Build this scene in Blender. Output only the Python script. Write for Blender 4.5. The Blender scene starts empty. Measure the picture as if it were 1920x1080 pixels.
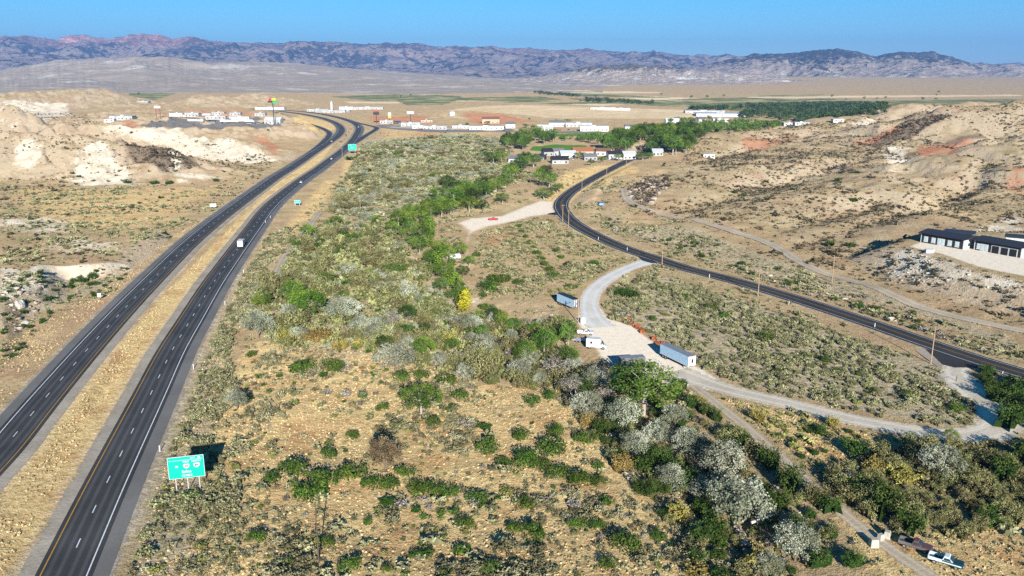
import bpy, math, random
import numpy as np
from mathutils import Vector, Matrix
random.seed(7)
RNG = np.random.default_rng(11)
SC = bpy.context.scene
COL = SC.collection
R = math.radians

# ------------------------------------------------------------------ camera
CAM_H, F, YH = 80.5, 1560.0, 135.0          # metres, focal length and horizon row in the 1920-wide photo
TH = math.atan((540 - YH) / F)
CT, ST = math.cos(TH), math.sin(TH)
KZ = CT / F
cd = bpy.data.cameras.new('camera')
cd.sensor_width = 36.0
cd.lens = 36.0 * F / 1920.0
cd.clip_start, cd.clip_end = 1.0, 120000.0
cam = bpy.data.objects.new('camera', cd)
COL.objects.link(cam)
cam.location = (0, 0, CAM_H)
cam.rotation_euler = (math.pi / 2 - TH, 0, 0)
SC.camera = cam

def at(px, py, zc):
    """world point seen at a photo pixel, at camera depth zc"""
    x = (px - 960.0) / F * zc
    yc = (540.0 - py) / F * zc
    return np.array([x, yc * ST + zc * CT, CAM_H + yc * CT - zc * ST])

def project(X, Y, Z):
    d = Z - CAM_H
    zc = Y * CT - d * ST
    yc = Y * ST + d * CT
    return 960 + F * X / zc, 540 - F * yc / zc, zc

# ------------------------------------------------------------------ noise
_pr = np.random.default_rng(3)
_perm = _pr.permutation(512)
_val = _pr.random(512) * 2 - 1

def vnoise(x, y):
    xi = np.floor(x).astype(np.int64); yi = np.floor(y).astype(np.int64)
    fx = x - xi; fy = y - yi
    u = fx * fx * fx * (fx * (fx * 6 - 15) + 10); v = fy * fy * fy * (fy * (fy * 6 - 15) + 10)
    def h(a, b):
        return _val[_perm[(_perm[a & 511] + b) & 511]]
    a = h(xi, yi); b = h(xi + 1, yi); c = h(xi, yi + 1); d = h(xi + 1, yi + 1)
    return (a + (b - a) * u) * (1 - v) + (c + (d - c) * u) * v

def fbm(x, y, o=4, g=0.5):
    s = 0; a = 1; t = 0
    for i in range(o):
        s = s + a * vnoise(x * 2 ** i + 17.3 * i, y * 2 ** i - 9.1 * i); t += a; a *= g
    return s / t

def ridged(x, y, o=4, g=0.5):
    s = 0; a = 1; t = 0
    for i in range(o):
        s = s + a * (1 - np.abs(vnoise(x * 2 ** i + 31.7 * i, y * 2 ** i + 5.9 * i)) * 2); t += a; a *= g
    return s / t

def sstep(a, b, x):
    t = np.clip((x - a) / (b - a), 0, 1)
    return t * t * (3 - 2 * t)

# ------------------------------------------------------------------ 2-D geometry on arrays
def poly_sd(poly, X, Y, margin=60.0):
    """signed distance to a closed polygon (negative inside), margin-limited"""
    P = np.asarray(poly)[:, :2]
    out = np.full(X.shape, float(margin))
    m = (X > P[:, 0].min() - margin) & (X < P[:, 0].max() + margin) & (Y > P[:, 1].min() - margin) & (Y < P[:, 1].max() + margin)
    if not m.any():
        return out
    x = X[m]; y = Y[m]
    d2 = np.full(x.shape, float(margin * margin))
    ins = np.zeros(x.shape, bool)
    n = len(P)
    for i in range(n):
        ax, ay = P[i]; bx, by = P[(i + 1) % n]
        ex, ey = bx - ax, by - ay
        L = ex * ex + ey * ey + 1e-9
        t = np.clip(((x - ax) * ex + (y - ay) * ey) / L, 0, 1)
        d2 = np.minimum(d2, (x - ax - t * ex) ** 2 + (y - ay - t * ey) ** 2)
        c = (ay > y) != (by > y)
        if abs(ey) > 1e-9:
            ins ^= c & (x < ax + (y - ay) / ey * ex)
    d = np.sqrt(d2)
    out[m] = np.where(ins, -d, d)
    return out

def line_d(pts, X, Y, margin=40.0, pre=True):
    """distance to a polyline, margin-limited; also the signed side and the parameter of the nearest point"""
    P = np.asarray(pts)[:, :2]
    out = np.full(X.shape, float(margin)); side = np.zeros(X.shape); par = np.zeros(X.shape)
    if pre:
        m = (X > P[:, 0].min() - margin) & (X < P[:, 0].max() + margin) & (Y > P[:, 1].min() - margin) & (Y < P[:, 1].max() + margin)
        if m.any():
            out[m], side[m], par[m] = line_d(P, X[m], Y[m], margin, False)
        return out, side, par
    for i in range(len(P) - 1):
        ax, ay = P[i]; bx, by = P[i + 1]
        m = (X > min(ax, bx) - margin) & (X < max(ax, bx) + margin) & (Y > min(ay, by) - margin) & (Y < max(ay, by) + margin)
        if not m.any():
            continue
        idx = np.nonzero(m)
        x = X[idx]; y = Y[idx]
        ex, ey = bx - ax, by - ay
        L = ex * ex + ey * ey + 1e-9
        t = np.clip(((x - ax) * ex + (y - ay) * ey) / L, 0, 1)
        d = np.hypot(x - ax - t * ex, y - ay - t * ey)
        b = d < out[idx]
        sub = tuple(k[b] for k in idx)
        out[sub] = d[b]; side[sub] = np.sign(ex * (y - ay) - ey * (x - ax))[b]; par[sub] = (i + t)[b]
    return out, side, par

def smooth_path(pts, step=6.0):
    """Catmull-Rom through points, resampled at an even spacing"""
    P = np.asarray(pts, float)
    Q = np.vstack([2 * P[0] - P[1], P, 2 * P[-1] - P[-2]])
    out = []
    for i in range(1, len(Q) - 2):
        p0, p1, p2, p3 = Q[i - 1], Q[i], Q[i + 1], Q[i + 2]
        n = max(2, int(np.linalg.norm(p2 - p1) / 2.0))
        for t in np.linspace(0, 1, n, endpoint=False):
            out.append(0.5 * (2 * p1 + (p2 - p0) * t + (2 * p0 - 5 * p1 + 4 * p2 - p3) * t * t + (3 * p1 - p0 - 3 * p2 + p3) * t ** 3))
    out.append(P[-1]); out = np.array(out)
    for _ in range(6):
        out[1:-1] = 0.25 * out[:-2] + 0.5 * out[1:-1] + 0.25 * out[2:]
    s = np.concatenate([[0], np.cumsum(np.linalg.norm(np.diff(out, axis=0), axis=1))])
    k = np.arange(0, s[-1], step)
    return np.stack([np.interp(k, s, out[:, j]) for j in range(out.shape[1])], 1)

# ------------------------------------------------------------------ terrain: ridges, terraces, creek
def ridge(pts, wf, wb, p=1.0):
    return (np.array([at(*q) for q in pts]), wf, wb, p)

RIDGES = [
    # the range of dry hills on the right
    ridge([(1560, 345, 560), (1690, 302, 620), (1800, 275, 650), (1920, 247, 680), (2150, 205, 730), (2500, 170, 760)], 210, 60),
    ridge([(1590, 270, 900), (1660, 240, 930), (1740, 207, 960), (1830, 198, 980), (1920, 190, 1000), (2200, 175, 1050)], 130, 130),
    ridge([(1285, 262, 900), (1390, 252, 950), (1500, 244, 1000), (1600, 223, 1100), (1690, 201, 1200), (1800, 192, 1250), (2000, 184, 1250)], 160, 160),
    ridge([(1170, 352, 560), (1230, 332, 600), (1330, 318, 640), (1450, 308, 660), (1570, 298, 690)], 110, 160),
    ridge([(1440, 385, 500), (1560, 365, 520), (1700, 350, 530)], 60, 80),
    # the white badlands on the left
    ridge([(-300, 232, 700), (0, 240, 700), (130, 247, 700), (200, 258, 690), (300, 277, 680), (380, 305, 660), (440, 330, 640)], 88, 70),
    ridge([(110, 224, 860), (250, 233, 860), (330, 245, 850), (430, 256, 840), (490, 275, 800), (530, 297, 760)], 62, 60),
    ridge([(-200, 190, 1000), (0, 194, 1000), (100, 199, 1000), (140, 212, 1000), (170, 226, 980)], 75, 100),
    ridge([(-100, 174, 1900), (0, 172, 1900), (80, 168, 1900), (180, 163, 1950), (230, 178, 1950), (280, 190, 1950)], 260, 260),
    ridge([(330, 192, 2000), (370, 174, 2000), (430, 180, 2000), (480, 172, 2050), (560, 186, 2050), (590, 196, 2050)], 160, 200),
    # red and tan knolls by the town
    ridge([(770, 231, 1350), (800, 215, 1500), (840, 208, 1520), (880, 208, 1520), (950, 214, 1500), (1010, 226, 1450)], 110, 160),
    ridge([(850, 202, 1850), (980, 196, 1800), (1100, 204, 1720), (1200, 212, 1650), (1300, 214, 1600)], 150, 200),
]
PLAT = []     # (polygon, height, blend width)

def H0(X, Y):
    acc = np.zeros(X.shape)
    for P, wf, wb, p in RIDGES:
        mg = max(wf, wb)
        d, sd, par = line_d(P, X, Y, mg)
        m = d < mg
        if not m.any():
            continue
        zr = np.interp(par[m], np.arange(len(P)), np.maximum(P[:, 2], 0))
        # the camera side of a ridge drawn left to right is its right-hand side
        w = np.where(sd[m] < 0, wf, wb)
        t = np.clip(1 - d[m] / w, 0, 1)
        acc[m] += (zr * (.55 * t * t * (3 - 2 * t) + .45 * t)) ** 3
    z = np.cbrt(acc)
    for poly, h, bw in PLAT:
        d = poly_sd(poly, X, Y, bw + 1)
        k = 1 - sstep(0, bw, d)
        z = z * (1 - k) + h * k
    return z

def flat(px, py, z=0.0):
    zc = (CAM_H - z) / (KZ * (py - YH))
    return at(px, py, zc)

def flats(pts, z=0.0):
    return [flat(x, y, z) for x, y in pts]

PLAT.append((flats([(140, 243), (560, 238), (540, 218), (470, 206), (250, 206), (120, 214)], 14.0), 14.0, 70))
PLAT.append((flats([(1690, 458), (1735, 440), (1850, 436), (2000, 440), (2150, 500), (2150, 570), (1920, 524), (1830, 503), (1760, 482)], 9.0), 9.0, 24))
PLAT.append((flats([(232, 484), (195, 493), (150, 498), (100, 500), (70, 503), (30, 520), (-100, 560), (-300, 560), (-300, 420), (0, 405), (200, 400), (300, 425), (280, 455)], 5.0), 5.0, 6.5))
PLAT.append((flats([(70, 515), (60, 545), (40, 560), (-60, 600), (-200, 620), (-200, 560)], 3.0), 6.0, 12))

HWY_R = [(60, 1210), (147.7, 1019), (202.7, 901.7), (281.7, 741.7), (321.7, 660), (358.3, 599), (395.7, 537.7), (426.7, 493), (473, 430), (510, 383), (563, 340), (596.8, 317), (621.7, 298.3), (640, 284.5), (657, 269), (668, 254), (673, 241), (666.7, 232.5), (651.4, 225.6), (629, 219.3), (597, 213), (555.6, 208.2), (514, 205.2), (470, 203)]
HWY_L = [(-140, 1000), (-60, 912), (2.7, 846.7), (65, 771), (117.7, 709), (181, 636.7), (247.3, 565), (310, 501.3), (357.7, 455), (413, 409), (466.7, 369), (516.7, 333), (541.7, 317.5), (566.7, 301), (590, 285), (611, 271), (630.5, 257.5), (640, 247), (639, 239), (630.5, 231.5), (614, 224.5), (597, 219.8), (569.4, 214.4), (541.7, 210.5), (514, 207.3), (470, 205)]
ROAD2 = [(2100, 757), (1920, 701.7), (1846.7, 680), (1746.7, 646.7), (1646.7, 611.7), (1546.7, 578.3), (1446.7, 546.7), (1363, 523), (1280, 501.7), (1240, 488.3), (1173.3, 466.7), (1123.3, 445), (1083.3, 423.3), (1060, 403.3), (1051.7, 383), (1066.7, 363.3), (1096.7, 343.3), (1133.3, 323.3), (1173.3, 303.3), (1192, 294), (1215, 284)]
RAMP_L = [(566, 302), (585, 285), (603, 269.5), (615, 257), (618, 250.6), (613, 245.5), (597, 238), (569.4, 229.7), (545, 220), (516.7, 210.5)]
RAMP_R = [(645, 280), (670.8, 264.4), (684, 255.5), (697, 247.8), (706, 241.5), (704, 238.5), (691.7, 235.3), (672, 231), (660, 228)]
GRAVEL = [(1222, 489), (1180, 502), (1142, 521), (1113, 545), (1104, 570), (1112, 597), (1135, 620)]
DIRT = [(1265, 697), (1330, 720), (1380, 735), (1480, 757), (1560, 778), (1650, 797), (1740, 812), (1815, 819), (1868, 808), (1884, 790), (1862, 765), (1830, 742), (1803, 717), (1788, 700), (1795, 685)]
TRACK = [(1300, 722), (1350, 762), (1400, 802), (1450, 846), (1500, 890), (1550, 935), (1600, 980), (1650, 1018), (1720, 1064), (1790, 1110)]
HILLTRK = [(1170, 352), (1176, 372), (1195, 388), (1235, 401), (1280, 410), (1330, 421), (1380, 436), (1420, 447), (1460, 465), (1497, 490), (1533, 508), (1580, 521), (1630, 537), (1697, 567), (1763, 587), (1830, 603), (1920, 622), (2050, 650)]
TWOTRK = [(508, 545), (520, 512), (533, 483), (552, 460), (575, 430), (600, 395)]
LOT = [(1095, 583), (1120, 575), (1135, 598), (1180, 612), (1228, 648), (1258, 672), (1310, 692), (1345, 715), (1335, 730), (1285, 722), (1225, 712), (1165, 700), (1130, 665), (1108, 630), (1085, 600)]
PARK = [(1043, 378), (1050, 400), (1010, 405), (950, 420), (915, 427), (892, 436), (882, 455), (884, 480), (868, 486), (868, 455), (872, 432), (850, 418), (880, 408), (935, 404), (975, 388), (1010, 375)]
W = {}
for k, v in dict(HWY_R=HWY_R, HWY_L=HWY_L, ROAD2=ROAD2, RAMP_L=RAMP_L, RAMP_R=RAMP_R, GRAVEL=GRAVEL, DIRT=DIRT, TRACK=TRACK, TWOTRK=TWOTRK).items():
    W[k] = smooth_path(np.array(flats(v))[:, :2], 4.0)
WC = {k: np.vstack([v[::4], v[-1:]]) for k, v in W.items()}
W['LOT'] = np.array(flats(LOT))[:, :2]
W['PARK'] = np.array(flats(PARK))[:, :2]
CREEK = np.array(flats([(905, 395), (860, 400), (800, 430), (820, 500), (870, 570), (980, 640), (1090, 710), (1190, 790), (1320, 900), (1430, 1000), (1500, 1080), (1560, 1150)]))[:, :2]
WASH = np.array(flats([(2000, 700), (1860, 660), (1740, 615), (1640, 577), (1560, 545), (1480, 522), (1380, 495), (1270, 455), (1180, 430), (1130, 400), (1120, 378), (1150, 352)]))[:, :2]

GULLY_PX = [[(1740, 372), (1640, 408), (1570, 436), (1530, 462)], [(1650, 368), (1560, 398), (1480, 420), (1440, 436)], [(1500, 330), (1420, 352), (1330, 378), (1280, 395)], [(1870, 300), (1800, 345), (1760, 385)], [(1560, 312), (1450, 330), (1380, 345)], [(1420, 272), (1340, 292), (1290, 305)], [(1640, 292), (1540, 308)]]
GULLY = []
def road_dist(X, Y):
    d = np.full(X.shape, 22.0)
    for k, hw in (('HWY_R', 8), ('HWY_L', 8), ('ROAD2', 6), ('RAMP_L', 5), ('RAMP_R', 5), ('GRAVEL', 4), ('DIRT', 3), ('TRACK', 1.5)):
        d = np.minimum(d, line_d(WC[k], X, Y, 30)[0] - hw)
    for k in ('LOT', 'PARK'):
        d = np.minimum(d, poly_sd(W[k], X, Y, 30))
    return d

def HT(X, Y):
    """ground height"""
    X = np.asarray(X, float); Y = np.asarray(Y, float)
    z0 = H0(X, Y)
    rd = road_dist(X, Y)
    fd = sstep(0, 16, rd)
    z0 = z0 * sstep(-.5, 15, rd)
    pad = np.minimum(poly_sd(PLAT[1][0], X, Y, 60), poly_sd(PLAT[2][0], X, Y, 60))
    fd = fd * sstep(-1, 10, poly_sd(PLAT[1][0], X, Y, 30)); er = fd * sstep(14, 50, pad)
    hill = np.clip(z0 / 9.0, 0, 1)
    rough = np.exp(-((X + 118) / 34) ** 2 - ((Y - 220) / 60) ** 2)          # gully at the far left
    U, V_ = .79 * X + .61 * Y, .79 * Y - .61 * X      # the noise lattice is turned away from the viewing axis
    wx = U + 9 * fbm(U / 40 + 5, V_ / 40, 2); wy = V_ + 9 * fbm(U / 40, V_ / 40 + 9, 2)
    z = z0 + fd * (0.9 * fbm(U / 24, V_ / 24, 3) + 0.30 * fbm(U / 6.5, V_ / 6.5, 2))
    left = sstep(-120, -220, X) * sstep(420, 560, Y)
    z = z - er * hill * (7.0 + 2.0 * left) * np.clip(ridged(wx / 62, wy / 62, 4), 0, 1.5) ** 2 * np.clip(z0 / 12, 0, 1) * (1 - 0.75 * sstep(1300, 1700, Y))
    for g_ in GULLY:
        z = z - er * 5.0 * np.exp(-(line_d(g_, X, Y, 45)[0] / 11) ** 2) * np.clip(z0 / 5, 0, 1)
    z = z + er * hill * (1.7 + left) * fbm(wx / 17, wy / 17, 3) * np.clip(1.2 - z0 / 90, 0.3, 1)
    z = z + fd * rough * (5.0 * ridged(wx / 24, wy / 24, 4) - 3.2)
    right = sstep(40, 130, X) * (1 - sstep(1250, 1500, Y))
    z = z + er * right * hill * 6.5 * fbm(wx / 48 + 11, wy / 48, 3) * sstep(2, 12, z0)
    z = z - er * left * hill * 5.5 * np.clip(ridged(wx / 21 + 4, wy / 34, 4), 0, 1.5)
    dc = line_d(CREEK, X, Y, 60)[0]
    z = z - 2.2 * np.exp(-(dc / 14) ** 2) * fd
    dw = line_d(WASH, X, Y, 30)[0]
    z = z - 1.7 * np.exp(-(dw / 4.0) ** 2) * fd
    far = sstep(2300, 9000, Y)
    return z + far * 40 * sstep(600, 2600, X) + far * 6 * fbm(X / 900, Y / 900, 3) + sstep(1500, 2400, Y) * (1 - far) * 3.0 * fbm(X / 300, Y / 300, 3)

_TS = 70.0 * 1.007 ** np.arange(0, 800)
def ground(pts, hf=None):
    """photo pixels -> points on the ground (ray march)"""
    hf = hf or HT
    P = np.atleast_2d(np.asarray(pts, float))
    dx = (P[:, 0] - 960) / F; v = (540 - P[:, 1]) / F
    dy = v * ST + CT; dz = v * CT - ST
    n = len(P); lo = np.full(n, np.nan); hi = np.full(n, np.nan)
    alive = np.ones(n, bool)
    for c in range(0, len(_TS) - 1, 40):
        ts = _TS[c:c + 41]
        i = np.nonzero(alive)[0]
        if not len(i):
            break
        T = ts[None, :]
        g = CAM_H + dz[i][:, None] * T - hf(dx[i][:, None] * T, dy[i][:, None] * T)
        below = g < 0
        hit = below.any(1)
        k = below.argmax(1)
        lo[i[hit]] = ts[np.maximum(k[hit] - 1, 0)]; hi[i[hit]] = ts[k[hit]]
        alive[i[hit]] = False
    bad = np.isnan(lo); lo[bad] = hi[bad] = _TS[-1]
    for _ in range(12):
        m = 0.5 * (lo + hi)
        g = CAM_H + dz * m - hf(dx * m, dy * m)
        hi = np.where(g < 0, m, hi); lo = np.where(g < 0, lo, m)
    m = 0.5 * (lo + hi)
    X = dx * m; Y = dy * m
    return np.stack([X, Y, hf(X, Y)], 1)

def gpoly(pts):
    return ground(pts, H0)[:, :2]
GULLY += [smooth_path(gpoly(g_), 12.0) for g_ in GULLY_PX]

# ------------------------------------------------------------------ object helpers
def tag(o, label=None, cat=None, group=None, kind=None):
    if label: o['label'] = label
    if cat: o['category'] = cat
    if group: o['group'] = group
    if kind: o['kind'] = kind
    return o

def link(name, me, parent=None, loc=None):
    o = bpy.data.objects.new(name, me)
    COL.objects.link(o)
    if parent is not None: o.parent = parent
    if loc is not None: o.location = loc
    return o

def empty(name, loc=(0, 0, 0), rz=0.0):
    o = link(name, None)
    o.location = loc; o.rotation_euler = (0, 0, rz); o.empty_display_size = 0.5
    return o

def big_mesh(name, V, Fq, mat, attrs=None, smooth=False):
    """mesh from numpy arrays (all faces of one size)"""
    me = bpy.data.meshes.new(name)
    V = np.ascontiguousarray(V, np.float32); Fq = np.ascontiguousarray(Fq, np.int32)
    n, k = Fq.shape
    me.vertices.add(len(V)); me.vertices.foreach_set('co', V.ravel())
    me.loops.add(n * k); me.loops.foreach_set('vertex_index', Fq.ravel())
    me.polygons.add(n)
    me.polygons.foreach_set('loop_start', np.arange(0, n * k, k, dtype=np.int32))
    if smooth:
        me.polygons.foreach_set('use_smooth', np.ones(n, bool))
    me.update(calc_edges=True)
    for an, (dom, arr) in (attrs or {}).items():
        a = me.attributes.new(an, 'FLOAT', dom)
        a.data.foreach_set('value', np.ascontiguousarray(arr, np.float32))
    if mat: me.materials.append(mat)
    return me

class MB:
    """collects boxes, prisms, tubes; builds ONE mesh object"""
    def __init__(s): s.v = []; s.f = []
    def add(s, v, f):
        b = len(s.v); s.v += [tuple(p) for p in v]; s.f += [tuple(i + b for i in q) for q in f]; return s
    def box(s, x0, x1, y0, y1, z0, z1):
        return s.add([(x0, y0, z0), (x1, y0, z0), (x1, y1, z0), (x0, y1, z0), (x0, y0, z1), (x1, y0, z1), (x1, y1, z1), (x0, y1, z1)],
                     [(0, 3, 2, 1), (4, 5, 6, 7), (0, 1, 5, 4), (1, 2, 6, 5), (2, 3, 7, 6), (3, 0, 4, 7)])
    def taper(s, x0, x1, y0, y1, z0, z1, ix0, ix1, iy):
        return s.add([(x0, y0, z0), (x1, y0, z0), (x1, y1, z0), (x0, y1, z0), (x0 + ix0, y0 + iy, z1), (x1 - ix1, y0 + iy, z1), (x1 - ix1, y1 - iy, z1), (x0 + ix0, y1 - iy, z1)],
                     [(0, 3, 2, 1), (4, 5, 6, 7), (0, 1, 5, 4), (1, 2, 6, 5), (2, 3, 7, 6), (3, 0, 4, 7)])
    def prof(s, pts, y0, y1):
        """side outline (x,z) extruded across y"""
        n = len(pts)
        return s.add([(x, y0, z) for x, z in pts] + [(x, y1, z) for x, z in pts],
                     [tuple(range(n)), tuple(range(2 * n - 1, n - 1, -1))] + [(i, i + n, (i + 1) % n + n, (i + 1) % n) for i in range(n)])
    def tube(s, p, q, r0, r1=None, n=8):
        r1 = r0 if r1 is None else r1
        p = Vector(p); q = Vector(q); d = (q - p).normalized()
        u = d.orthogonal().normalized(); w = d.cross(u)
        v = []
        for c, r in ((p, r0), (q, r1)):
            v += [tuple(c + (u * math.cos(2 * math.pi * i / n) + w * math.sin(2 * math.pi * i / n)) * r) for i in range(n)]
        return s.add(v, [(i, (i + 1) % n, (i + 1) % n + n, i + n) for i in range(n)] + [tuple(range(n - 1, -1, -1)), tuple(range(n, 2 * n))])
    def build(s, name, mat, parent=None, loc=None, bevel=0.0):
        me = bpy.data.meshes.new(name); me.from_pydata(s.v, [], s.f); me.update()
        if mat: me.materials.append(mat)
        o = link(name, me, parent, loc)
        if bevel:
            b = o.modifiers.new('bevel', 'BEVEL'); b.width = bevel; b.segments = 2; b.limit_method = 'ANGLE'
        return o

# ------------------------------------------------------------------ materials
class NT:
    def __init__(s, m):
        m.use_nodes = True; s.t = m.node_tree; s.t.nodes.clear()
    def n(s, typ, ins=None, **kw):
        x = s.t.nodes.new(typ)
        for k, v in kw.items(): setattr(x, k, v)
        for k, v in (ins or {}).items():
            if hasattr(v, 'is_output'): s.t.links.new(v, x.inputs[k])
            elif isinstance(v, tuple) and len(v) == 3 and x.inputs[k].type == 'RGBA': x.inputs[k].default_value = (*v, 1)
            else: x.inputs[k].default_value = v
        return x
    def noise(s, scale, vec=None, detail=3, rough=0.55, out='Fac'):
        i = {'Scale': scale, 'Detail': detail, 'Roughness': rough}
        if vec is not None: i['Vector'] = vec
        return s.n('ShaderNodeTexNoise', i).outputs[out]
    def ramp(s, fac, stops):
        r = s.n('ShaderNodeValToRGB', {'Fac': fac})
        e = r.color_ramp.elements
        while len(e) < len(stops): e.new(0.5)
        for q, (p, c) in zip(e, stops):
            q.position = p; q.color = (*c, 1)
        return r.outputs['Color']
    def mix(s, fac, a, b, mode='MIX'):
        return s.n('ShaderNodeMix', {0: fac, 6: a, 7: b}, data_type='RGBA', blend_type=mode).outputs[2]
    def math(s, op, a, b=0.0, c=0.0):
        return s.n('ShaderNodeMath', {0: a, 1: b, 2: c}, operation=op).outputs[0]
    def smooth(s, x, a, b, lo=0.0, hi=1.0):
        return s.n('ShaderNodeMapRange', {'Value': x, 'From Min': a, 'From Max': b, 'To Min': lo, 'To Max': hi}, interpolation_type='SMOOTHSTEP').outputs['Result']
    def attr(s, name, out='Fac'):
        return s.n('ShaderNodeAttribute', attribute_name=name).outputs[out]
    def out(s, sh, vol=False):
        s.n('ShaderNodeOutputMaterial', {'Volume' if vol else 'Surface': sh})

def simple(name, col, rough=0.7, metal=0.0, wear=0.12, wscale=1.5, spec=0.3):
    m = bpy.data.materials.new(name); t = NT(m)
    p = t.n('ShaderNodeTexCoord').outputs['Object']
    f = t.noise(wscale, p, 5)
    c = t.mix(t.smooth(f, 0.35, 0.75), col, tuple(x * (1 - 2.2 * wear) for x in col))
    b = t.n('ShaderNodeBsdfPrincipled', {'Base Color': c, 'Roughness': rough, 'Metallic': metal, 'Specular IOR Level': spec})
    t.out(b.outputs[0]); return m
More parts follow.
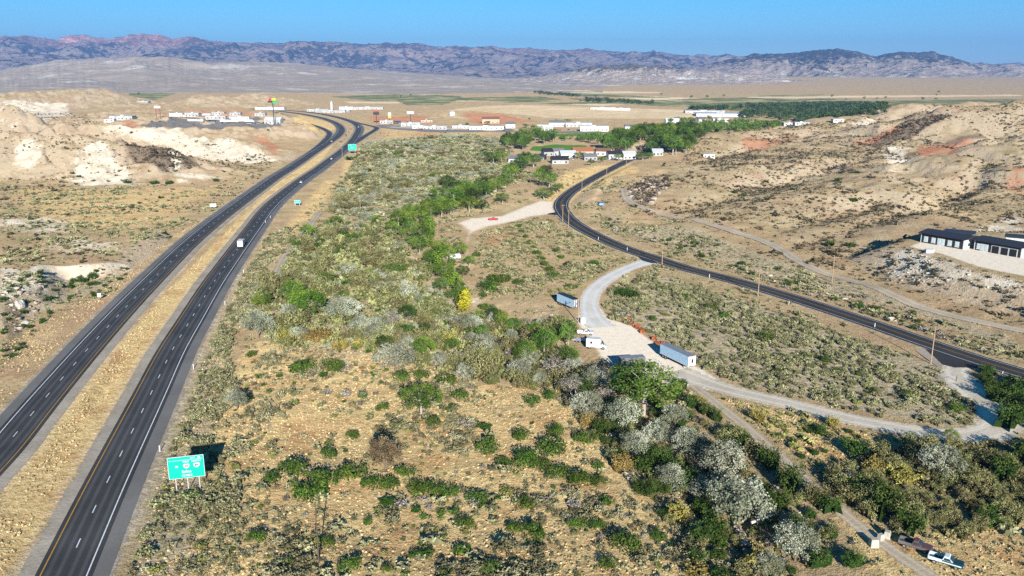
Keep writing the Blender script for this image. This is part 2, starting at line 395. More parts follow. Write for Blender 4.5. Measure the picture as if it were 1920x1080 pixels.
# ------------------------------------------------------------------ ground cover and painted shade zones (photo outlines laid on the land)
# name -> list of (outline, feather in metres, strength)
ZONES = {
 'white': [([(25, 262), (60, 252), (76, 270), (70, 300), (58, 318), (34, 305)], 10, 1), ([(160, 272), (186, 264), (228, 300), (258, 345), (150, 348), (140, 300)], 12, 1),
           ([(196, 235), (260, 234), (350, 247), (430, 258), (480, 277), (528, 300), (470, 306), (400, 300), (330, 276), (250, 252)], 10, 1),
           ([(288, 272), (318, 278), (345, 305), (322, 312)], 7, .8), ([(300, 318), (345, 312), (420, 325), (400, 340), (330, 342)], 9, .55),
           ([(0, 188), (128, 193), (142, 214), (90, 222), (0, 216)], 14, .8), ([(0, 222), (60, 224), (80, 236), (0, 240)], 14, .5),
           ([(60, 498), (100, 500), (150, 497), (195, 492), (238, 484), (240, 498), (200, 512), (140, 526), (62, 520)], 3, 1.1),
           ([(0, 500), (60, 512), (84, 540), (40, 548), (0, 566)], 4, .95), ([(0, 412), (100, 405), (136, 418), (120, 436), (50, 445), (0, 432)], 9, .62), ([(60, 440), (240, 452), (230, 476), (80, 480)], 9, .42),
           ([(1655, 276), (1702, 276), (1712, 296), (1672, 310)], 8, .85), ([(1600, 222), (1650, 212), (1640, 232), (1590, 240)], 10, .6),
           ([(1640, 498), (1700, 460), (1760, 484), (1920, 530), (1920, 548), (1780, 540), (1660, 515)], 6, .62), ([(1730, 440), (1830, 428), (1920, 400), (1920, 430), (1800, 446)], 8, .65),
           ([(690, 266), (760, 275), (770, 290), (680, 292)], 12, .55), ([(820, 520), (880, 530), (895, 560), (850, 545)], 5, .7), ([(700, 455), (760, 460), (800, 520), (740, 520)], 7, .55),
           ([(1110, 585), (1000, 570), (1010, 610), (1080, 615)], 5, .35)],
 'red': [([(474, 257), (500, 256), (528, 276), (514, 288)], 8, 1), ([(228, 227), (258, 228), (250, 234), (232, 234)], 8, .9), ([(868, 212), (940, 213), (1012, 228), (900, 234)], 25, 1),
         ([(690, 218), (800, 217), (812, 232), (700, 232)], 25, .9), ([(1388, 258), (1440, 256), (1492, 248), (1486, 262), (1440, 276), (1390, 274)], 10, .75), ([(1720, 272), (1832, 264), (1790, 284), (1715, 290)], 10, .8),
         ([(1885, 310), (1930, 290), (1930, 360), (1880, 352)], 14, .7), ([(655, 318), (700, 318), (708, 330), (660, 332)], 8, .8), ([(1590, 268), (1680, 234), (1700, 240), (1620, 275)], 10, .7),
         ([(845, 762), (940, 755), (950, 790), (880, 800)], 5, .28), ([(885, 440), (960, 425), (975, 450), (900, 470)], 6, .5), ([(320, 205), (500, 208), (495, 222), (330, 216)], 25, .5),
         ([(770, 244), (860, 246), (840, 262), (760, 256)], 14, .45)],
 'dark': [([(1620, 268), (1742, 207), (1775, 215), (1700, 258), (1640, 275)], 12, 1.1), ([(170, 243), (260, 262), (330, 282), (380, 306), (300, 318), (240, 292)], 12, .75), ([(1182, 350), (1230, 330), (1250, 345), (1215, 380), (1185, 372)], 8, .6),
          ([(1690, 300), (1930, 240), (1930, 300), (1760, 330)], 25, .35), ([(1700, 295), (1790, 270), (1850, 256), (1838, 250), (1780, 262), (1700, 287)], 12, 1.0), ([(40, 555), (60, 590), (40, 640), (0, 660), (0, 560)], 4, .6)],  # polygon behind the right crest paints shade into the soil colour
 'straw': [([(0, 700), (110, 590), (200, 505), (300, 430), (410, 370), (470, 330), (420, 345), (230, 350), (0, 345), (0, 410), (260, 450), (230, 500), (70, 600), (0, 640)], 26, .55),
           ([(0, 1080), (110, 960), (270, 660), (400, 480), (600, 300), (640, 250), (600, 260), (440, 420), (300, 560), (120, 760), (0, 880)], 6, 1),
           ([(640, 300), (700, 300), (720, 330), (680, 352), (630, 345)], 10, .7), ([(480, 470), (560, 440), (620, 380), (640, 330), (600, 340), (540, 410)], 7, .6),
           ([(470, 640), (700, 640), (900, 720), (1100, 720), (1200, 900), (1500, 1080), (1000, 1300), (280, 1300), (330, 900), (420, 700)], 8, .9),
           ([(1180, 300), (1200, 320), (1080, 360), (1060, 390), (1020, 370), (1060, 320)], 8, .8), ([(1330, 740), (1560, 790), (1700, 830), (1560, 890), (1450, 820)], 6, .75),
           ([(1200, 560), (1280, 520), (1500, 575), (1800, 680), (1600, 660)], 6, .25), ([(1560, 960), (1720, 1000), (1920, 900), (1960, 1300), (1700, 1200)], 6, .85),
           ([(1700, 330), (1860, 330), (1900, 430), (1700, 420)], 20, .45), ([(700, 235), (960, 245), (900, 260), (720, 280)], 20, .5), ([(560, 215), (640, 235), (600, 245), (540, 225)], 15, .9)],
 'grey': [([(440, 620), (500, 560), (500, 480), (540, 430), (520, 420), (440, 520), (380, 640), (300, 790), (220, 1080), (320, 1300), (380, 1080), (400, 850)], 5, .7),
          ([(1130, 575), (1230, 510), (1780, 690), (1840, 770), (1800, 806), (1600, 770), (1400, 725), (1310, 685), (1180, 600)], 6, .75), ([(680, 260), (900, 260), (960, 330), (760, 400), (680, 380)], 16, .65),
          ([(1150, 430), (1300, 470), (1700, 590), (1920, 670), (1920, 640), (1700, 560), (1500, 500), (1300, 420)], 7, .6), ([(440, 590), (700, 450), (900, 560), (1080, 640), (1080, 720), (700, 690), (460, 640)], 10, .5),
          ([(1160, 350), (1290, 300), (1300, 270), (1600, 228), (1930, 192), (2000, 192), (2000, 620), (1700, 560), (1400, 435)], 30, .42), ([(200, 500), (240, 505), (220, 540), (110, 570), (70, 600), (60, 540)], 4, .6)],
 'gravel': [],
 'lawn': [([(995, 282), (1000, 274), (1042, 271), (1100, 274), (1092, 281), (1040, 284)], 8, 1.2), ([(1040, 252), (1120, 248), (1125, 253), (1045, 257)], 12, .8), ([(1215, 277), (1260, 274), (1262, 278), (1220, 280)], 8, .6)],
 'crop': [([(620, 181), (760, 176), (860, 180), (880, 188), (760, 186), (700, 190)], 30, 1), ([(740, 187), (860, 187), (830, 197), (765, 199)], 22, .8), ([(1000, 172), (1180, 178), (1260, 184), (1060, 179)], 40, .9),
          ([(860, 183), (1010, 180), (1060, 186), (960, 190), (880, 188)], 30, .7), ([(1250, 187), (1400, 183), (1600, 185), (1500, 190), (1350, 190)], 40, .9), ([(235, 163), (345, 162), (350, 170), (250, 180)], 30, .8), ([(1060, 183), (1240, 187), (1420, 196), (1250, 200), (1100, 190)], 40, .75),
          ([(640, 172), (740, 171), (720, 174), (640, 175)], 40, .6), ([(1240, 193), (1920, 184), (1920, 190), (1300, 204)], 40, .55), ([(350, 166), (430, 168), (400, 171), (340, 170)], 30, .7), ([(540, 171), (640, 170), (620, 172.5), (540, 173)], 30, .6), ([(1420, 178), (1560, 177), (1540, 179), (1420, 180)], 40, .7), ([(930, 188), (1010, 186), (1040, 189), (950, 192)], 25, .8), ([(1000, 193), (1110, 190), (1150, 193), (1040, 196)], 25, .7)],
 'paved': [([(262, 233), (300, 226), (520, 226), (530, 234), (480, 237), (300, 238)], 8, 1), ([(325, 221), (490, 219), (500, 224), (330, 226)], 8, .9), ([(310, 226), (320, 214), (332, 214), (340, 226)], 6, 1), ([(700, 234), (960, 240), (970, 247), (800, 248), (710, 240)], 12, .75), ([(1000, 246), (1140, 244), (1150, 250), (1010, 251)], 12, .6), ([(470, 212), (560, 206), (560, 209), (470, 216)], 14, .5)],
 'pale': [([(610, 167), (1000, 168), (1240, 172), (1240, 175), (900, 174), (610, 172)], 40, .8), ([(860, 186), (950, 187), (930, 190), (850, 190)], 22, .8), ([(1060, 192), (1180, 196), (1130, 199), (1060, 196)], 22, .7), ([(1180, 178), (1330, 186), (1240, 190), (1160, 182)], 30, .8),
          ([(1400, 181), (1920, 178), (1920, 181), (1400, 184)], 40, .8), ([(640, 190), (760, 191), (750, 195), (650, 194)], 25, .6), ([(1200, 204), (1330, 207), (1320, 211), (1210, 209)], 22, .6), ([(720, 215), (1000, 196), (1280, 206), (1400, 222), (1200, 224), (1020, 222)], 40, .5)],
}
ZP = {k: [(gpoly(p), fe, st) for p, fe, st in v] for k, v in ZONES.items()}
for k in ('LOT', 'PARK'):
    ZP['gravel'].append((W[k], 6, 1.25 if k == 'LOT' else .62))
ZP['gravel'].append((gpoly([(1700, 462), (1740, 448), (1930, 470), (1930, 520), (1830, 500), (1770, 478)]), 5, .8))
ZP['gravel'].append((gpoly([(700, 236), (950, 238), (950, 248), (720, 240)]), 25, .5))
W['HILLTRK'] = smooth_path(gpoly(HILLTRK), 4.0)

def zone(name, X, Y, quick=False):
    m = np.zeros(X.shape)
    for p, fe, st in ZP[name]:
        d = poly_sd(p, X, Y, fe * 1.5)
        m = np.maximum(m, st * (1 - sstep(-fe, fe, d)))
    return m

# ------------------------------------------------------------------ materials of the land
def ground_material():
    m = bpy.data.materials.new('dry_ground'); t = NT(m)
    pos = t.n('ShaderNodeNewGeometry').outputs['Position']
    nb = t.noise(.011, pos, 4); nm = t.noise(.075, pos, 6, .62); nf = t.noise(.55, pos, 5, .65); nv = t.noise(2.6, pos, 3, .6)
    nq = t.math('MULTIPLY_ADD', nm, .55, t.math('MULTIPLY_ADD', nf, .5, -.03))
    def mask(name, k=.75, lo=.32, hi=.62, nz=None):
        a = t.attr(name)
        z = t.math('MULTIPLY_ADD', t.math('SUBTRACT', nz or nq, .5), k, a)
        return t.smooth(z, lo, hi)
    soil = t.ramp(nm, [(.25, (.22, .168, .092)), (.5, (.335, .262, .148)), (.75, (.45, .365, .22))])
    soil = t.mix(t.smooth(nb, .4, .65), soil, t.mix(.5, soil, (.36, .245, .155)))
    straw = t.ramp(nf, [(.25, (.28, .20, .10)), (.45, (.47, .355, .17)), (.7, (.62, .495, .265))])
    straw = t.mix(t.smooth(nm, .45, .72), straw, (.37, .225, .105))
    grey = t.ramp(nf, [(.3, (.17, .15, .10)), (.55, (.37, .32, .22)), (.75, (.52, .45, .32))])
    st = t.attr('steep')
    soil = t.mix(t.smooth(t.math('MULTIPLY_ADD', t.math('SUBTRACT', nq, .5), .35, st), .20, .5, 0, .5), soil, t.ramp(nf, [(.3, (.36, .29, .21)), (.7, (.58, .50, .40))]))
    rd = t.noise(.03, pos, 5, .6)
    soil = t.mix(t.smooth(rd, .55, .68, 0, .6), soil, (.30, .19, .125))
    c = t.mix(mask('straw', 1.3), soil, straw)
    c = t.mix(t.math('MULTIPLY', mask('grey', 1.2), .85), c, grey)
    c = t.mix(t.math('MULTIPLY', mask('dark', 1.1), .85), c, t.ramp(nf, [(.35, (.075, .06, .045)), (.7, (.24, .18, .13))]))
    c = t.mix(t.math('MULTIPLY', mask('red', 1.4), .62), c, t.ramp(nm, [(.3, (.30, .105, .055)), (.7, (.46, .20, .115))]))
    c = t.mix(t.math('MULTIPLY', mask('white', 2.3, .24, .72), .88), c, t.ramp(nm, [(.3, (.40, .35, .265)), (.5, (.57, .515, .415)), (.75, (.70, .65, .545))]))
    c = t.mix(mask('pale', .4), c, t.ramp(nb, [(.3, (.46, .36, .23)), (.7, (.58, .49, .34))]))
    c = t.mix(mask('crop', .25, .35, .5), c, t.ramp(nb, [(.35, (.085, .115, .05)), (.5, (.14, .155, .075)), (.62, (.30, .28, .16))]))
    c = t.mix(mask('paved', .5), c, t.ramp(nf, [(.3, (.10, .10, .10)), (.7, (.20, .19, .18))]))
    c = t.mix(mask('lawn', .15, .4, .55), c, t.ramp(nf, [(.3, (.06, .14, .025)), (.7, (.09, .19, .035))]))
    c = t.mix(mask('gravel', .35, .35, .65), c, t.ramp(nf, [(.2, (.41, .375, .315)), (.5, (.49, .45, .385)), (.8, (.57, .53, .46))]))
    c = t.mix(t.smooth(nv, .25, .8), t.mix(1, c, (.70, .69, .68), 'MULTIPLY'), t.mix(1, c, (1.14, 1.12, 1.10), 'MULTIPLY'))
    h = t.math('ADD', t.math('MULTIPLY', nf, 1.0), t.math('MULTIPLY', nv, .35))
    bp = t.n('ShaderNodeBump', {'Height': h, 'Strength': t.math('MULTIPLY_ADD', mask('gravel', .35, .35, .65), -.8, 1.0), 'Distance': .8})
    b = t.n('ShaderNodeBsdfDiffuse', {'Color': c, 'Normal': bp.outputs[0], 'Roughness': .6})
    t.out(b.outputs[0]); return m
M_GROUND = ground_material()

def asphalt(name, lo, hi, streak=0.0):
    m = bpy.data.materials.new(name); t = NT(m)
    pos = t.n('ShaderNodeNewGeometry').outputs['Position']
    n1 = t.noise(.06, pos, 5); n2 = t.noise(2.2, pos, 4)
    c = t.mix(t.smooth(n1, .3, .7), lo, hi)
    c = t.mix(t.smooth(n2, .3, .8, 0, .5), c, tuple(x * .7 for x in lo))
    if streak:
        u = t.attr('across')                       # metres from the centre line: wheel tracks polished into the lanes
        w = t.math('ABSOLUTE', t.math('SUBTRACT', t.math('ABSOLUTE', u), 1.85))
        k = t.smooth(t.math('ABSOLUTE', t.math('SUBTRACT', w, .85)), .1, .55, streak, 0)
        c = t.mix(t.math('MULTIPLY', k, t.smooth(n1, .25, .65, .4, 1)), c, tuple(x * 1.6 for x in hi))
    b = t.n('ShaderNodeBsdfPrincipled', {'Base Color': c, 'Roughness': .85, 'Specular IOR Level': .2})
    t.out(b.outputs[0]); return m
M_ASPH = asphalt('asphalt', (.040, .039, .038), (.066, .064, .062), .8)
M_ASPH2 = asphalt('fresh_asphalt', (.031, .030, .029), (.050, .048, .046), .5)
M_SHOULDER = asphalt('shoulder_asphalt', (.155, .145, .13), (.215, .20, .18))
M_WHITE = simple('white_road_paint', (.78, .78, .76), .6)
M_YELLOW = simple('yellow_road_paint', (.50, .26, .035), .6)

def dirt_material(name, a, b, ruts=.5, e0=.72):
    m = bpy.data.materials.new(name); t = NT(m)
    pos = t.n('ShaderNodeNewGeometry').outputs['Position']
    nm = t.noise(.12, pos, 6, .65); nf = t.noise(1.3, pos, 4)
    c = t.mix(t.smooth(nm, .3, .7), a, b)
    c = t.mix(t.smooth(nf, .3, .8, 0, .45), c, tuple(x * .72 for x in a))
    u = t.math('ABSOLUTE', t.attr('across'))
    rut = t.smooth(t.math('ABSOLUTE', t.math('SUBTRACT', u, .42)), .05, .2, ruts, 0)
    c = t.mix(rut, c, tuple(min(.8, x * 1.16) for x in b))
    # ragged edge: the strip thins out into the ground beside it
    e = t.math('MULTIPLY_ADD', t.math('SUBTRACT', t.noise(.45, pos, 4, .7), .5), 1.1, u)
    al = t.smooth(e, e0, e0 + .14, 1, 0)
    bp = t.n('ShaderNodeBump', {'Height': t.math('ADD', nf, nm), 'Strength': .3, 'Distance': .3})
    bs = t.n('ShaderNodeBsdfDiffuse', {'Color': c, 'Normal': bp.outputs[0]}); tr = t.n('ShaderNodeBsdfTransparent')
    t.out(t.n('ShaderNodeMixShader', {0: al, 1: tr.outputs[0], 2: bs.outputs[0]}).outputs[0]); return m
M_VERGE = dirt_material('verge_gravel', (.34, .29, .225), (.48, .415, .325), 0, .84)
M_DIRT = dirt_material('pale_gravel', (.66, .61, .52), (.79, .74, .655))
M_LOT = dirt_material('packed_gravel', (.52, .45, .345), (.68, .60, .475))
M_TRK = dirt_material('track_dirt', (.42, .335, .23), (.54, .45, .325))

# ------------------------------------------------------------------ the ground sheet: fine near the viewpoint, coarse far away
def build_ground():
    a = np.radians(np.concatenate([np.linspace(-66, -37.5, 70, endpoint=False), np.linspace(-37.5, 37.5, 1150), np.linspace(37.5, 66, 71)[1:]]))
    r = [42.0]
    while r[-1] < 3200: r.append(r[-1] * 1.0046)
    while r[-1] < 21500: r.append(r[-1] * 1.03)
    r = np.array(r)
    A, Rr = np.meshgrid(a, r)
    X = (np.sin(A) * Rr).ravel(); Y = (np.cos(A) * Rr).ravel()
    Z = HT(X, Y)
    nc, nr = len(a), len(r)
    i = np.arange(nr - 1)[:, None] * nc + np.arange(nc - 1)[None, :]
    Fq = np.stack([i, i + 1, i + nc + 1, i + nc], -1).reshape(-1, 4)
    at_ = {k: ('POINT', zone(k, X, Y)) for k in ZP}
    d = np.full(X.shape, 60.0)
    for k, hw in (('HWY_R', 8), ('HWY_L', 8), ('RAMP_L', 5), ('RAMP_R', 5), ('ROAD2', 5)):
        d = np.minimum(d, line_d(W[k], X, Y, 60)[0] - hw)
    g = at_['gravel'][1]
    np.maximum(g, .42 * (1 - sstep(0.5, 3.5, d)), out=g)
    for k, hw in (('GRAVEL', 3.5), ('DIRT', 3.5), ('TRACK', .9), ('HILLTRK', 2.5)):
        np.maximum(g, .55 * (1 - sstep(-.5, 2.0, line_d(W[k], X, Y, 30)[0] - hw)), out=g)
    G_ = Z.reshape(nr, nc); gr = np.abs(np.gradient(G_, axis=0) / np.gradient(Rr, axis=0)); gt = np.abs(np.gradient(G_, axis=1) / np.gradient(A, axis=1) / Rr)
    at_['steep'] = ('POINT', np.clip(np.hypot(gr, gt), 0, 1).ravel())
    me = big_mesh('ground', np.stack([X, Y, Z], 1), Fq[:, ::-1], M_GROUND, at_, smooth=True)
    o = link('ground', me); tag(o, kind='structure')
build_ground()

# ------------------------------------------------------------------ roads
def strip(name, path, offs, mat, lift, per=None, kind='structure', z_of=None):
    """ribbon draped on the land; offs = offsets to the right of travel"""
    P = path
    T = np.gradient(P, axis=0); T /= np.linalg.norm(T, axis=1)[:, None] + 1e-9
    Nr = np.stack([T[:, 1], -T[:, 0]], 1)
    offs = np.asarray(offs, float); k = len(offs)
    o2 = offs[None, :] * (np.ones((len(P), 1)) if per is None else per[:, None])
    X = P[:, 0:1] + Nr[:, 0:1] * o2; Y = P[:, 1:2] + Nr[:, 1:2] * o2
    Z = HT(X.ravel(), Y.ravel()).reshape(X.shape)
    Z = np.maximum(Z, Z.mean(1, keepdims=True)) if z_of is None else Z
    V = np.stack([X, Y, Z + lift], -1).reshape(-1, 3)
    i = np.arange(len(P) - 1)[:, None] * k + np.arange(k - 1)[None, :]
    Fq = np.stack([i, i + 1, i + k + 1, i + k], -1).reshape(-1, 4)
    ac = np.tile(offs / (1 if 'asph' in mat.name else max(abs(offs))), len(P))
    me = big_mesh(name, V, Fq, mat, {'across': ('POINT', ac)}, smooth=True)
    return tag(link(name, me), kind=kind)

def dashes(name, path, off, mat, lift, on=3.05, cycle=12.19, w=.16, phase=0.0):
    s = np.concatenate([[0], np.cumsum(np.linalg.norm(np.diff(path, axis=0), axis=1))])
    V = []; Fq = []
    k = phase
    while k + on < s[-1]:
        q = np.array([[np.interp(k + e, s, path[:, j]) for j in (0, 1)] for e in (0, on)])
        t = (q[1] - q[0]) / (np.linalg.norm(q[1] - q[0]) + 1e-9); n = np.array([t[1], -t[0]])
        b = len(V)
        for p, o in ((q[0], off - w / 2), (q[0], off + w / 2), (q[1], off + w / 2), (q[1], off - w / 2)):
            c = p + n * o; V.append((c[0], c[1], 0))
        Fq.append((b, b + 1, b + 2, b + 3)); k += cycle
    V = np.array(V); V[:, 2] = HT(V[:, 0], V[:, 1]) + lift
    tag(link(name, big_mesh(name, V, np.array(Fq), mat)), kind='structure')

def arc_phase(path, p):
    s = np.concatenate([[0], np.cumsum(np.linalg.norm(np.diff(path, axis=0), axis=1))])
    return s[np.argmin(np.hypot(path[:, 0] - p[0], path[:, 1] - p[1]))]

for nm, key, ph in (('highway', 'HWY_R', (202.7, 901.7)), ('highway', 'HWY_L', (181, 636.7))):
    p = W[key]
    s = 1 if key == 'HWY_R' else -1           # the far carriageway carries traffic towards the viewer
    strip('road_verge', p, np.linspace(-7.4, 8.6, 5) * s if s > 0 else np.linspace(-8.6, 7.4, 5), M_VERGE, .05)
    strip('road_shoulder', p, np.sort([s * 3.4, s * 5.2, s * 7.3]), M_SHOULDER, .10)
    strip(nm, p, [-4.6, -2.3, 0, 2.3, 4.6], M_ASPH, .15)
    strip('edge_line', p, np.sort([s * 3.60, s * 3.82]), M_WHITE, .18)
    strip('edge_line', p, np.sort([-s * 3.60, -s * 3.82]), M_YELLOW, .18)
    a = flat(*ph); dashes('lane_dashes', p, 0.0, M_WHITE, .18, phase=(arc_phase(p, a) - 1.5) % 12.19, w=.2)
for key in ('RAMP_L', 'RAMP_R'):
    strip('ramp_verge', W[key], [-5.5, 5.5], M_VERGE, .04)
    strip('highway_ramp', W[key], [-3.4, 0, 3.4], M_ASPH, .13)
strip('road_verge', W['ROAD2'], [-5.3, 0, 5.3], M_VERGE, .05)
strip('road', W['ROAD2'], [-4.5, -2.2, 0, 2.2, 4.5], M_ASPH2, .15)
for o in (-3.5, 3.5):
    strip('edge_line', W['ROAD2'], [o - .09, o + .09], M_WHITE, .18)
for o in (-.16, .16):
    strip('centre_line', W['ROAD2'], [o - .06, o + .06], M_YELLOW, .18)
strip('gravel_road', W['GRAVEL'], np.linspace(-5, 5, 7), M_DIRT, .07, per=np.interp(np.arange(len(W['GRAVEL'])), [0, 4, 20, len(W['GRAVEL'])], [1.3, .8, .8, 1.2]))
strip('dirt_road', W['DIRT'], np.linspace(-4.6, 4.6, 7), M_LOT, .07, per=np.interp(np.linspace(0, 1, len(W['DIRT'])), [0, .12, .5, .72, .8, 1], [1.5, .9, .85, 1.5, 1.6, .9]))
strip('dirt_track', W['TRACK'], np.linspace(-1.9, 1.9, 5), M_TRK, .06)
strip('hillside_track', W['HILLTRK'], np.linspace(-3.6, 3.6, 7), M_TRK, .16)
strip('wheel_track', W['TWOTRK'], np.linspace(-2.4, 2.4, 5), M_TRK, .06)

def apron(name, poly, mat, lift):
    me = bpy.data.meshes.new(name)
    V = [(x, y, float(HT(np.array([x]), np.array([y]))[0]) + lift) for x, y in [q[:2] for q in poly]]
    me.from_pydata(V, [], [tuple(range(len(V)))]); me.materials.append(mat); me.update()
    a = me.attributes.new('across', 'FLOAT', 'POINT')
    return tag(link(name, me), kind='structure')
apron('asphalt_apron', flats([(1735, 655), (1752, 672), (1768, 684), (1790, 690), (1825, 690), (1850, 686), (1846, 680)]), M_ASPH2, .148)
apron('asphalt_apron', flats([(1196, 481), (1204, 489), (1222, 494), (1238, 493), (1236, 488)]), M_ASPH2, .148)
apron('asphalt_apron', flats([(1056, 388), (1044, 398), (1030, 400), (1026, 402), (1052, 404), (1062, 404)]), M_ASPH2, .148)
apron('concrete_drive', flats([(1716, 657), (1735, 654), (1766, 683), (1758, 688)]), M_VERGE, .09)

# ------------------------------------------------------------------ far ranges
def range_material(name, lowc, darkc, cliffc, dark_amt, sc, pale=(.62, .56, .48), pale_amt=.3, hk=.5, bd=.09):
    m = bpy.data.materials.new(name); t = NT(m)
    pos = t.n('ShaderNodeNewGeometry').outputs['Position']
    n1 = t.noise(1.0 / sc, pos, 8, .62); n2 = t.noise(5.0 / sc, pos, 6, .65); n3 = t.noise(.35 / sc, pos, 3)
    hgt = t.attr('rise'); cl = t.attr('cliff')
    c = t.mix(t.smooth(n2, .3, .7), lowc, tuple(x * 1.2 for x in lowc))
    wv = t.n('ShaderNodeTexWave', {'Vector': pos, 'Scale': 1.6 / sc, 'Distortion': 12.0, 'Detail': 4.0, 'Detail Scale': 1.5}, bands_direction='Z').outputs['Fac']
    c = t.mix(t.math('MULTIPLY', t.smooth(n1, .57, .61), pale_amt), c, pale)
    k = t.math('ADD', t.math('MULTIPLY_ADD', n1, .45, t.math('MULTIPLY', n2, .55)), t.math('MULTIPLY', t.math('SUBTRACT', hgt, .5), hk))
    c = t.mix(t.math('MULTIPLY', t.smooth(k, .53 - dark_amt, .59 - dark_amt), t.smooth(n2, .25, .55, .55, 1)), c, darkc)
    c = t.mix(t.math('MULTIPLY', cl, t.smooth(n2, .38, .55)), c, t.mix(t.smooth(wv, .3, .7), cliffc, tuple(min(.8, x * 1.45) for x in cliffc)))
    bp = t.n('ShaderNodeBump', {'Height': n2, 'Strength': 1.0, 'Distance': sc * bd})
    t.out(t.n('ShaderNodeBsdfDiffuse', {'Color': c, 'Normal': bp.outputs[0]}).outputs[0]); return m

def range_mesh(name, outline, D, Wf, Wb, mat, sc, amp, rows=150, cols=900, cliff=None, pw=1.15, z_base=-4, jag=1.0, zb=0.0, fine=.04):
    O = np.array(outline, float)
    px = np.linspace(O[0, 0], O[-1, 0], cols)
    py = np.interp(px, O[:, 0], O[:, 1])
    k = np.hanning(9); k /= k.sum()
    py = np.convolve(np.pad(py, 4, 'edge'), k, 'valid')
    t = np.concatenate([np.linspace(-.35, 0, 12, endpoint=False), np.linspace(0, 1, rows) ** 1.25])
    PX, T = np.meshgrid(px, t)
    Dv = D * (1 + .05 * fbm(px / 260 + D, px * 0 + 2.2, 3))[None, :]
    zc = np.where(T < 0, Dv - T * Wb, Dv - T * Wf)
    X = (PX - 960) / F * zc
    zcr = CAM_H - KZ * Dv * (py[None, :] - YH) + Dv * KZ * jag * fbm(px / 7, px * 0 + D, 3)[None, :]
    zcr = np.maximum(zcr, 0)
    Yw = (zc - 0) / CT
    wx = X + sc * .5 * fbm(X / sc / 1.3, Yw / sc / 1.3, 3); wy = Yw + sc * .5 * fbm(X / sc / 1.3 + 7, Yw / sc / 1.3, 3)
    rg = ridged(wx / sc, wy / (sc * 1.7), 6, .55)
    tt = np.clip(np.abs(T), 0, 1)
    prof = np.where(T < 0, (1 - tt / .36 * .8), (1 - tt) ** pw)
    env = np.where(T < 0, 0, np.sin(np.pi * np.clip(tt, 0, 1)) ** .8 * (1 - .5 * tt))
    cf = np.zeros_like(px) if cliff is None else np.interp(px, [c[0] for c in cliff], [c[1] for c in cliff])
    ck = cf[None, :] * sstep(.0, .04, T) * (1 - sstep(.26, .5, T + .1 * rg))
    Z = zcr * prof + zcr * amp * env * (rg - .15) + sc * fine * fbm(X / sc * 5, Yw / sc * 5, 4) * np.clip(env * 4, 0, 1)
    Z = Z + zb * (1 - tt)
    Z = np.where(T > 0, np.maximum(Z, z_base - 30 * (T > .97)), Z)
    Z[-1] = -40
    # depth to world Y with the height known
    Y = (zc + (Z - CAM_H) * ST) / CT
    n, c = T.shape
    i = np.arange(n - 1)[:, None] * c + np.arange(c - 1)[None, :]
    Fq = np.stack([i, i + c, i + c + 1, i + 1], -1).reshape(-1, 4)
    rise = np.clip(Z / max(zcr.max(), 1), 0, 1)
    me = big_mesh(name, np.stack([X, Y, Z], -1).reshape(-1, 3), Fq[:, ::-1], mat, {'rise': ('POINT', rise.ravel()), 'cliff': ('POINT', ck.ravel())}, smooth=True)
    return tag(link(name, me), kind='structure')

M_RANGE = range_material('range_rock', (.30, .235, .19), (.045, .050, .050), (.55, .27, .21), .055, 620, (.50, .43, .39), .4, .06)
M_RANGE2 = range_material('dark_range_rock', (.33, .27, .215), (.045, .048, .042), (.45, .3, .2), .06, 380, (.60, .53, .46), .5, .3)
M_FOOT = range_material('foothill_soil', (.40, .33, .255), (.15, .125, .105), (.5, .3, .2), -.075, 420, (.72, .68, .60), .45, .1, .02)
M_BAD = range_material('badland_clay', (.42, .34, .265), (.12, .105, .08), (.5, .3, .2), -.03, 190, (.75, .70, .61), .8)

BACK = [(-420, 74), (-200, 66), (-100, 70), (0, 68), (50, 69), (100, 75), (120, 71), (145, 69), (170, 73), (200, 75), (225, 69), (260, 66), (300, 68), (325, 76), (345, 75), (355, 71), (362, 68), (369, 71), (380, 76), (420, 79), (470, 80), (520, 81), (560, 77), (620, 78), (680, 82), (730, 81), (760, 85), (800, 86), (850, 90), (880, 91), (920, 86), (950, 91), (1000, 90), (1050, 95), (1100, 93), (1150, 99), (1200, 100), (1240, 97), (1280, 103), (1330, 105), (1360, 104), (1400, 108), (1500, 116), (1700, 118), (2000, 122), (2350, 126)]
range_mesh('mountains', BACK, 16500, 7000, 4000, M_RANGE, 1500, .5, 190, 1150, cliff=[(-420, .5), (90, .5), (118, 1), (190, .6), (215, 1), (310, 1), (345, .6), (380, .6), (430, .15), (900, .1), (930, .35), (1080, .25), (1150, .05), (2350, 0)], jag=1.6)
RIGHT = [(1060, 166), (1120, 152), (1180, 140), (1240, 134), (1280, 131), (1320, 122), (1380, 108), (1430, 102), (1480, 100), (1530, 94), (1570, 91), (1610, 97), (1640, 106), (1656, 102), (1672, 99), (1690, 97), (1720, 99), (1745, 98), (1780, 106), (1820, 118), (1860, 124), (1890, 120), (1920, 123), (2050, 126), (2300, 150), (2420, 166)]
range_mesh('mountains', RIGHT, 10500, 3300, 2500, M_RANGE2, 800, .5, 170, 900, jag=1.2)
FOOT = [(-420, 128), (-100, 132), (0, 131), (60, 122), (110, 113), (180, 109), (260, 107), (320, 109), (400, 117), (480, 115), (560, 119), (640, 127), (720, 133), (820, 140), (960, 148), (1040, 154), (1140, 164)]
range_mesh('foothills', FOOT, 7200, 3000, 1500, M_FOOT, 900, .42, 170, 900, pw=1.0, fine=.012)
FOOT2 = [(-420, 150), (0, 152), (120, 146), (230, 151), (330, 143), (420, 150), (520, 147), (620, 149), (760, 152), (900, 151), (1000, 156), (1080, 166), (1130, 175)]
range_mesh('foothills', FOOT2, 4700, 1500, 900, M_FOOT, 420, .4, 90, 700, pw=1.0, fine=.012)
